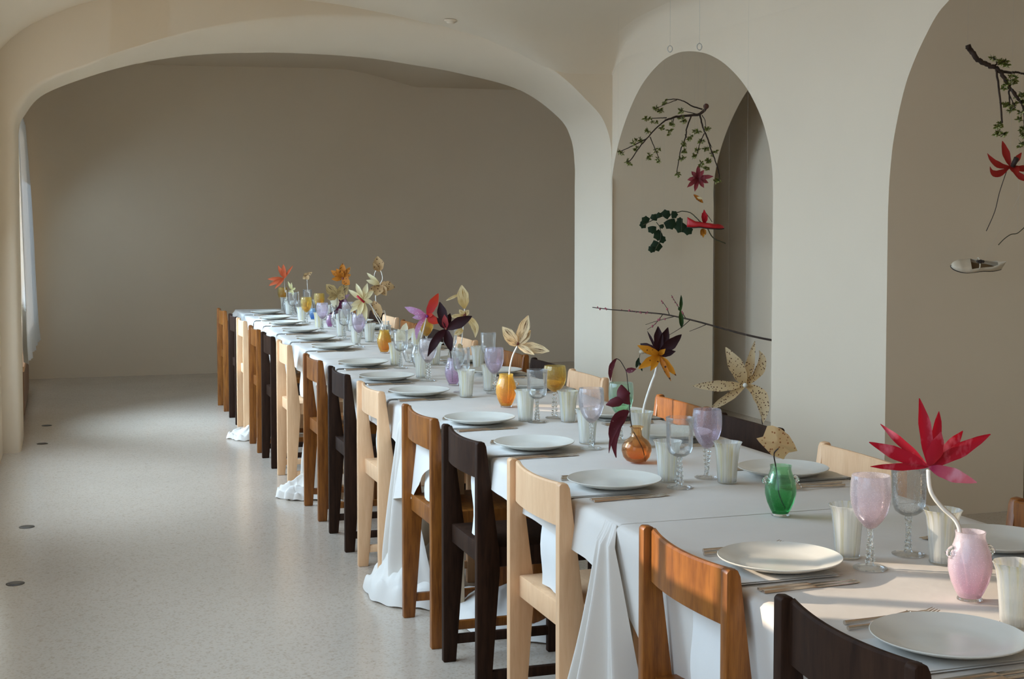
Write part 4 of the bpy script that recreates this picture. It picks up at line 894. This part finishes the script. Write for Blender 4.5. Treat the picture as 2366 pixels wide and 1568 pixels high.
def make_shoe(root, L, mat, inner, sole, strap=False, flip=False, ax=RT):
    sx = -1 if flip else 1
    sect = []
    N = 22
    for i in range(N+1):
        t = i/N; x = L*(t-.5)                     # heel at t=0, toe at t=1
        hw = L*(.115*math.sin(PI*min(1, t*2.2+.06)/2 if t < .43 else PI/2)*(1-.10*math.exp(-((t-.35)/.14)**2))+.045*math.exp(-((t-.70)/.17)**2))
        if t > .8: hw *= math.sqrt(max(0.02, 1-((t-.8)/.205)**2))
        if t < .08: hw *= math.sqrt(max(.05, 1-((.08-t)/.085)**2))
        rim = L*(.275-.105*min(1, t/.22)) if t < .22 else L*(.17-.05*(t-.22)/.58)
        bot = L*(.012+.02*math.exp(-((t-.35)/.12)**2)+(.02*((t-.85)/.15)**2 if t > .85 else 0))
        if t > .8: rim = bot+.012*L+(L*.12-bot)*math.sqrt(max(0, 1-((t-.8)/.2)**2))
        sect.append((x, hw, bot, rim, t))
    side = F0*1.0
    def pt(x, y, z): return ax*(sx*x)+side*y+UP*z
    rows = []
    for (x, hw, b, rm, t) in sect:
        op = .10 < t < .66
        tow = L*.03*math.sin(PI*max(0, min(1, (t-.1)/.56)))*0
        if op: r_ = [(-.82, b), (-1, b+.25*(rm-b)), (-1.0, b+.6*(rm-b)), (-.84, rm)]
        else: r_ = [(-.82, b), (-1, b+.3*(rm-b)), (-.85, b+.75*(rm-b)), (-.45, rm)]
        rows.append([pt(x, hw*y, z) for y, z in r_]+[pt(x, 0, rm if not op else None) if not op else None]+[pt(x, -hw*y, z) for y, z in reversed(r_)])
    mb = MB()
    for i in range(N):
        a, b = rows[i], rows[i+1]
        def quad(p, q): mb.add([a[p], a[q], b[q], b[p]], [(0, 1, 2, 3)])
        for p in range(3): quad(p, p+1); quad(8-p-1, 8-p)
        ta = sect[i][4]; tb_ = sect[i+1][4]
        if not (.10 < ta < .66) and not (.10 < tb_ < .66): quad(3, 4); quad(4, 5)
        elif (.10 < ta < .66) != (.10 < tb_ < .66):
            o = a if a[4] is not None else b; q = b if a[4] is not None else a
            mb.add([o[3], o[4], o[5], q[5], q[3]], [(0, 1, 2, 3, 4)])
    o = mb.build('upper', mat, root); bm = bmesh.new(); bm.from_mesh(o.data); bmesh.ops.remove_doubles(bm, verts=bm.verts, dist=1e-5); bmesh.ops.recalc_face_normals(bm, faces=bm.faces); bm.to_mesh(o.data); bm.free(); o.data.shade_smooth()
    md = o.modifiers.new('thick', 'SOLIDIFY'); md.thickness = .0025
    mb = MB(); mb.grid([[pt(x, hw*.80*y, b-.0035) for y in (-1, -.5, 0, .5, 1)] for x, hw, b, rm, t in sect]); o = mb.build('sole', sole, root, 180); md = o.modifiers.new('thick', 'SOLIDIFY'); md.thickness = .006; md.offset = 0
    mb = MB(); mb.grid([[pt(x, hw*.78*y, b+.004) for y in (-1, -.5, 0, .5, 1)] for x, hw, b, rm, t in sect]); mb.build('insole', inner, root, 180)
    if strap:
        x, hw, b, rm, t = sect[11]; mb = MB(); P = []
        for k in range(13):
            a = PI*k/12; P.append(pt(x-.1*L*0, -hw*math.cos(a), rm+L*.10*math.sin(a)))
        mb.tube(P, .0032, 6); mb.build('strap', mat, root, 180)
        mb = MB(); mb.ball(pt(x, -hw*.2, rm+L*.115), .010, 8, 5, (1.4, 1, .7)); mb.ball(pt(x-.012, -hw*.2, rm+L*.12), .007, 8, 5); mb.ball(pt(x+.012, -hw*.2, rm+L*.12), .007, 8, 5); mb.build('bow', sole, root, 180)
def tilt(r, a, b=0): r.rotation_mode = 'QUATERNION'; r.rotation_quaternion = (Matrix.Rotation(b, 3, F0) @ Matrix.Rotation(a, 3, RT)).to_quaternion()
SHOER = m_plain('red_leather', (.50, .010, .014), .45, 0, .5, .06); SHOEC = m_plain('cream_leather', (.66, .55, .40), .5, 0, .5, .08); INN = m_plain('brown_insole', (.16, .09, .035), .7); SOLE = m_plain('dark_sole', (.03, .02, .015), .7)
O = at_x(1630, 527, 3.99); r = thing('red_shoe', 'red slip-on ballet flat hanging in the narrow arch', 'shoe', O, 0, GH); make_shoe(r, .243, SHOER, INN, SOLE); tilt(r, .06, .05)
F = Fl(r, O, 1630, 529, *Z7); hang_thread(F, [(905, 1150)], OPEN[0])
r, F = hstart('hanging_flower', 'red pointed flower threaded through the red shoe', 'flower', (1626, 500), 3.99, Z7)
M_VRED = m_petal('vivid_red_paper', (.55, .012, .02), (.60, .02, .03))
for b, t, w, mt in [((962, 1170), (962, 1060), 40, M_VRED), ((965, 1165), (945, 1085), 30, M_VRED), ((970, 1170), (985, 1095), 26, M_VRED), ((950, 1212), (938, 1270), 28, M_ORBR), ((955, 1212), (955, 1285), 30, M_ORANGE), ((960, 1212), (975, 1262), 26, M_ORBR)]: F.petal(mt, b, t, w, .02)
F.stem([(960, 1062, 0), (1000, 1115, 0), (1030, 1160, 0)], .002, VINE); hang_thread(F, [(962, 1062)], OPEN[0])
# long plum branch running through the arch
PA = at_x(1369, 710, 3.50); PB = at_x(1783, 783, 4.02); PC = PB+(PB-PA)*.22
r = thing('plum_branch', 'long thin plum branch with pink buds hanging across the narrow arch', 'branch', PA, 0, GH)
def along(u, v, X=None):      # point on the vertical plane that holds the branch
    x, y = 1350+u/3.92, 660+v/3.92; d = _ray(x, y); n_ = (PB-PA).cross(UP); t = (PA-Vector((0, 0, EYE))).dot(n_)/d.dot(n_); return Vector((0, 0, EYE))+d*t-PA
def tw(pts, r0, r1, name='twig'):
    P = spline([along(*p) if len(p) == 2 else p for p in pts], 5); mb = MB(); m = len(P); mb.tube(P, [r0+(r1-r0)*i/(m-1) for i in range(m)], 7); return mb.build(name, BARK, r, 180)
tw([(75, 195), (240, 215), (400, 228), (540, 240), (700, 255), (850, 282), (1000, 317), (1180, 366), (1440, 437), (1698, 492), PC-PA], .003, .007, 'main_stem')
for p in [[(772, 267), (742, 192), (695, 130)], [(922, 299), (850, 187), (788, 85)], [(822, 277), (680, 312), (555, 352)], [(712, 258), (640, 347), (570, 396)], [(960, 307), (872, 382), (760, 450)], [(1112, 347), (1042, 377), (953, 412)]]: tw(p, .0028, .0015)
PINKB = m_plain('pink_bud', (.42, .10, .12), .6)
for k in range(34):
    pth = random.choice([[(75, 195), (240, 215), (540, 240), (700, 255)]]*3+[[(770, 250), (742, 192), (695, 130)], [(822, 283), (680, 312), (555, 352)], [(705, 268), (640, 347), (570, 396)], [(922, 292), (850, 187), (788, 85)]])
    q = random.random()*(len(pth)-1); i = int(q); f = q-i; u = pth[i][0]*(1-f)+pth[i+1][0]*f; v = pth[i][1]*(1-f)+pth[i+1][1]*f
    mb = MB(); mb.ball(along(u, v+random.uniform(-7, 7)), random.uniform(.004, .0075), 6, 4, (1, 1, 1.3)); mb.build('bud', PINKB, r, 180)
for pc in ((300, 222), (1300, 399)):
    p = along(*pc); mb = MB(); ztop = arc_z(OPEN[0], PA.y+p.y) if PA.x+p.x > XA else vault(PA.x+p.x, PA.y+p.y); mb.tube([p, (p.x, p.y, ztop-PA.z)], .00022, 4); mb.build('thread', THREAD, r)
p0 = at_x(1572, 735, 3.66); rg = thing('green_pod', 'slender green pod clipped upright to the plum branch', 'seed pod', p0, 0, GH); Fg = Fl(rg, p0, 1572, 735, *Z3)
GREENP = m_petal('green_pod_skin', (.05, .10, .012), (.02, .05, .012))
Fg.petal(GREENP, (870, 235, 0), (876, 82), 30, 0, name='pod', cup=.8); Fg.petal(GREENP, (868, 225, 0), (882, 385), 44, 0, name='pod', cup=.8); Fg.petal(GREENP, (868, 225, .02), (850, 190), 30, .02, name='pod')
hang_thread(Fg, [(876, 90)], OPEN[0])
# spotted flower hung lower, behind the chairs
r, F = hstart('hanging_flower', 'large tan star flower with dark spots hanging behind the right-hand chairs', 'flower', (1722, 891), 2.86, Z3)
C_ = (1460, 905)
for t, w, dz, kw in [((1272, 552), 138, .02, {}), ((1552, 502), 84, -.03, {'via': (1505, 735, -.03)}), ((1588, 588), 88, -.02, {'via': (1605, 740, -.02)}), ((978, 905), 98, .0, {'bow': .05}), ((1108, 1116), 76, .05, {'bow': .05}), ((1600, 1225), 130, .06, {'via': (1590, 1010, .03)}), ((1440, 690), 60, -.08, {})]: F.petal(M_SPOT, C_, t, w, dz, **kw)
heart(F, 1450, 895, .011, CENTW, .02); F.stem([(1530, 930, 0), (1605, 1050, -.01), (1612, 1180, -.01), (1620, 1260, -.01)], .002, STEMD)
p = F.P(1460, 905); mb = MB(); mb.tube([p, (p.x, p.y, vault(F.O.x+p.x, F.O.y+p.y)-F.O.z)], .00022, 4); mb.build('thread', THREAD, r)
# small sprig, with a pale ball standing in for a white shoe
r, F = hstart('hanging_sprig', 'small green leaf and white shoe tip hanging behind the orange and maroon flower', 'sprig', (1480, 825), 4.0, Z3)
F.petal(IVY, (495, 650, 0), (470, 745), 36, 0, name='leaf'); F.petal(IVY, (500, 690, 0), (525, 775), 24, 0, name='leaf'); mb = MB(); mb.ball(F.P(525, 598), .020, 10, 6, (1.3, 1, .8)); mb.build('bud', SHOEC, r, 180); hang_thread(F, [(515, 590)], OPEN[0])
F.stem([(515, 590, 0), (500, 640, 0), (495, 700, 0)], .0018, VINE)
# second opening: branch, red flower, cream shoe, twig
r, F = hstart('budding_branch', 'thick budding branch hanging at the upper right edge', 'branch', (2320, 165), 4.0, Z8)
twig(F, [(438, 116, 0), (462, 150, 0), (490, 190, 0), (530, 222, 0), (572, 240, 0), (612, 252, 0)], .0125, .010, name='main_stem')
for pts, a, b in [([(612, 252, 0), (655, 295, 0), (680, 350, .01), (710, 400, .02), (750, 450, .02), (775, 490, .02), (782, 600, .03), (776, 715, .04)], .010, .004), ([(614, 262, 0), (622, 400, .03), (634, 590, .05)], .005, .004), ([(640, 272, 0), (720, 275, -.05), (790, 264, -.1), (860, 268, -.14)], .007, .004), ([(605, 240, 0), (620, 222, 0), (600, 195, 0)], .004, .003), ([(625, 235, 0), (655, 215, .02)], .003, .003), ([(690, 390, .01), (685, 470, .03)], .004, .003), ([(705, 385, .01), (755, 400, -.03)], .004, .003), ([(690, 420, .02), (712, 500, .05)], .003, .002), ([(860, 268, -.14), (900, 330, -.14), (920, 420, -.12)], .004, .003)]: twig(F, pts, a, b)
for (u, v) in [(600, 193), (640, 222), (665, 212), (668, 235), (692, 330), (722, 312), (728, 335), (668, 372), (672, 350), (680, 482), (708, 505), (665, 470), (725, 470), (630, 605), (642, 640), (622, 650), (655, 655), (640, 600), (762, 412), (755, 432), (772, 462), (778, 520), (770, 560), (784, 620), (778, 660), (772, 705), (910, 400)]: (cluster(F, u, v, 34, random.uniform(-.02, .04)), cluster(F, u+random.uniform(-14, 14), v+random.uniform(-14, 14), 28, random.uniform(-.02, .04)))
hang_thread(F, [(440, 116), (780, 265)], OPEN[1])
r, F = hstart('hanging_flower', 'red six-petalled flower on long dark stem hanging at the right edge', 'flower', (2336, 382), 4.0, Z8)
M_HRED = m_petal('brick_red_paper', (.36, .022, .016), (.42, .030, .020))
for t, w, dz, kw in [((650, 694), 46, 0, {'bow': -.1}), ((552, 770), 38, .02, {'via': (610, 835, .02)}), ((560, 850), 42, .04, {'via': (600, 895, .03)}), ((768, 764), 34, 0, {}), ((830, 840), 38, 0, {'via': (780, 860, .0)}), ((800, 925), 38, .04, {'via': (750, 915, .04)}), ((715, 905), 60, .06, {'bow': .3})]: F.petal(M_HRED, (702, 848), t, w, dz, **kw)
mb = MB(); mb.tube([F.P(700, 850, .03), F.P(714, 800, .05)], [.010, .012], 8); mb.build('flower_heart', STEMD, r, 180)
F.stem([(682, 868, 0), (640, 1000, 0), (612, 1120, 0), (563, 1237, 0)], .0018, STEMD); hang_thread(F, [(702, 845)], OPEN[1])
r, F = hstart('hanging_twig', 'thin bent twig hanging at the right edge above the cream shoe', 'twig', (2330, 540), 4.0, Z8)
F.stem([(630, 1322, 0), (665, 1285, 0), (705, 1258, 0), (745, 1250, 0), (790, 1212, 0), (840, 1180, 0)], .0020, VINE); hang_thread(F, [(745, 1250)], OPEN[1])
O = at_x(2255, 619, 4.0); r = thing('cream_shoe', 'cream strapped flat shoe hanging in the right-hand arch', 'shoe', O, 0, GH); make_shoe(r, .236, SHOEC, INN, SOLE, True, True); tilt(r, .95, .05)
F = Fl(r, O, 2255, 619, *Z8); hang_thread(F, [(508, 1352)], OPEN[1])
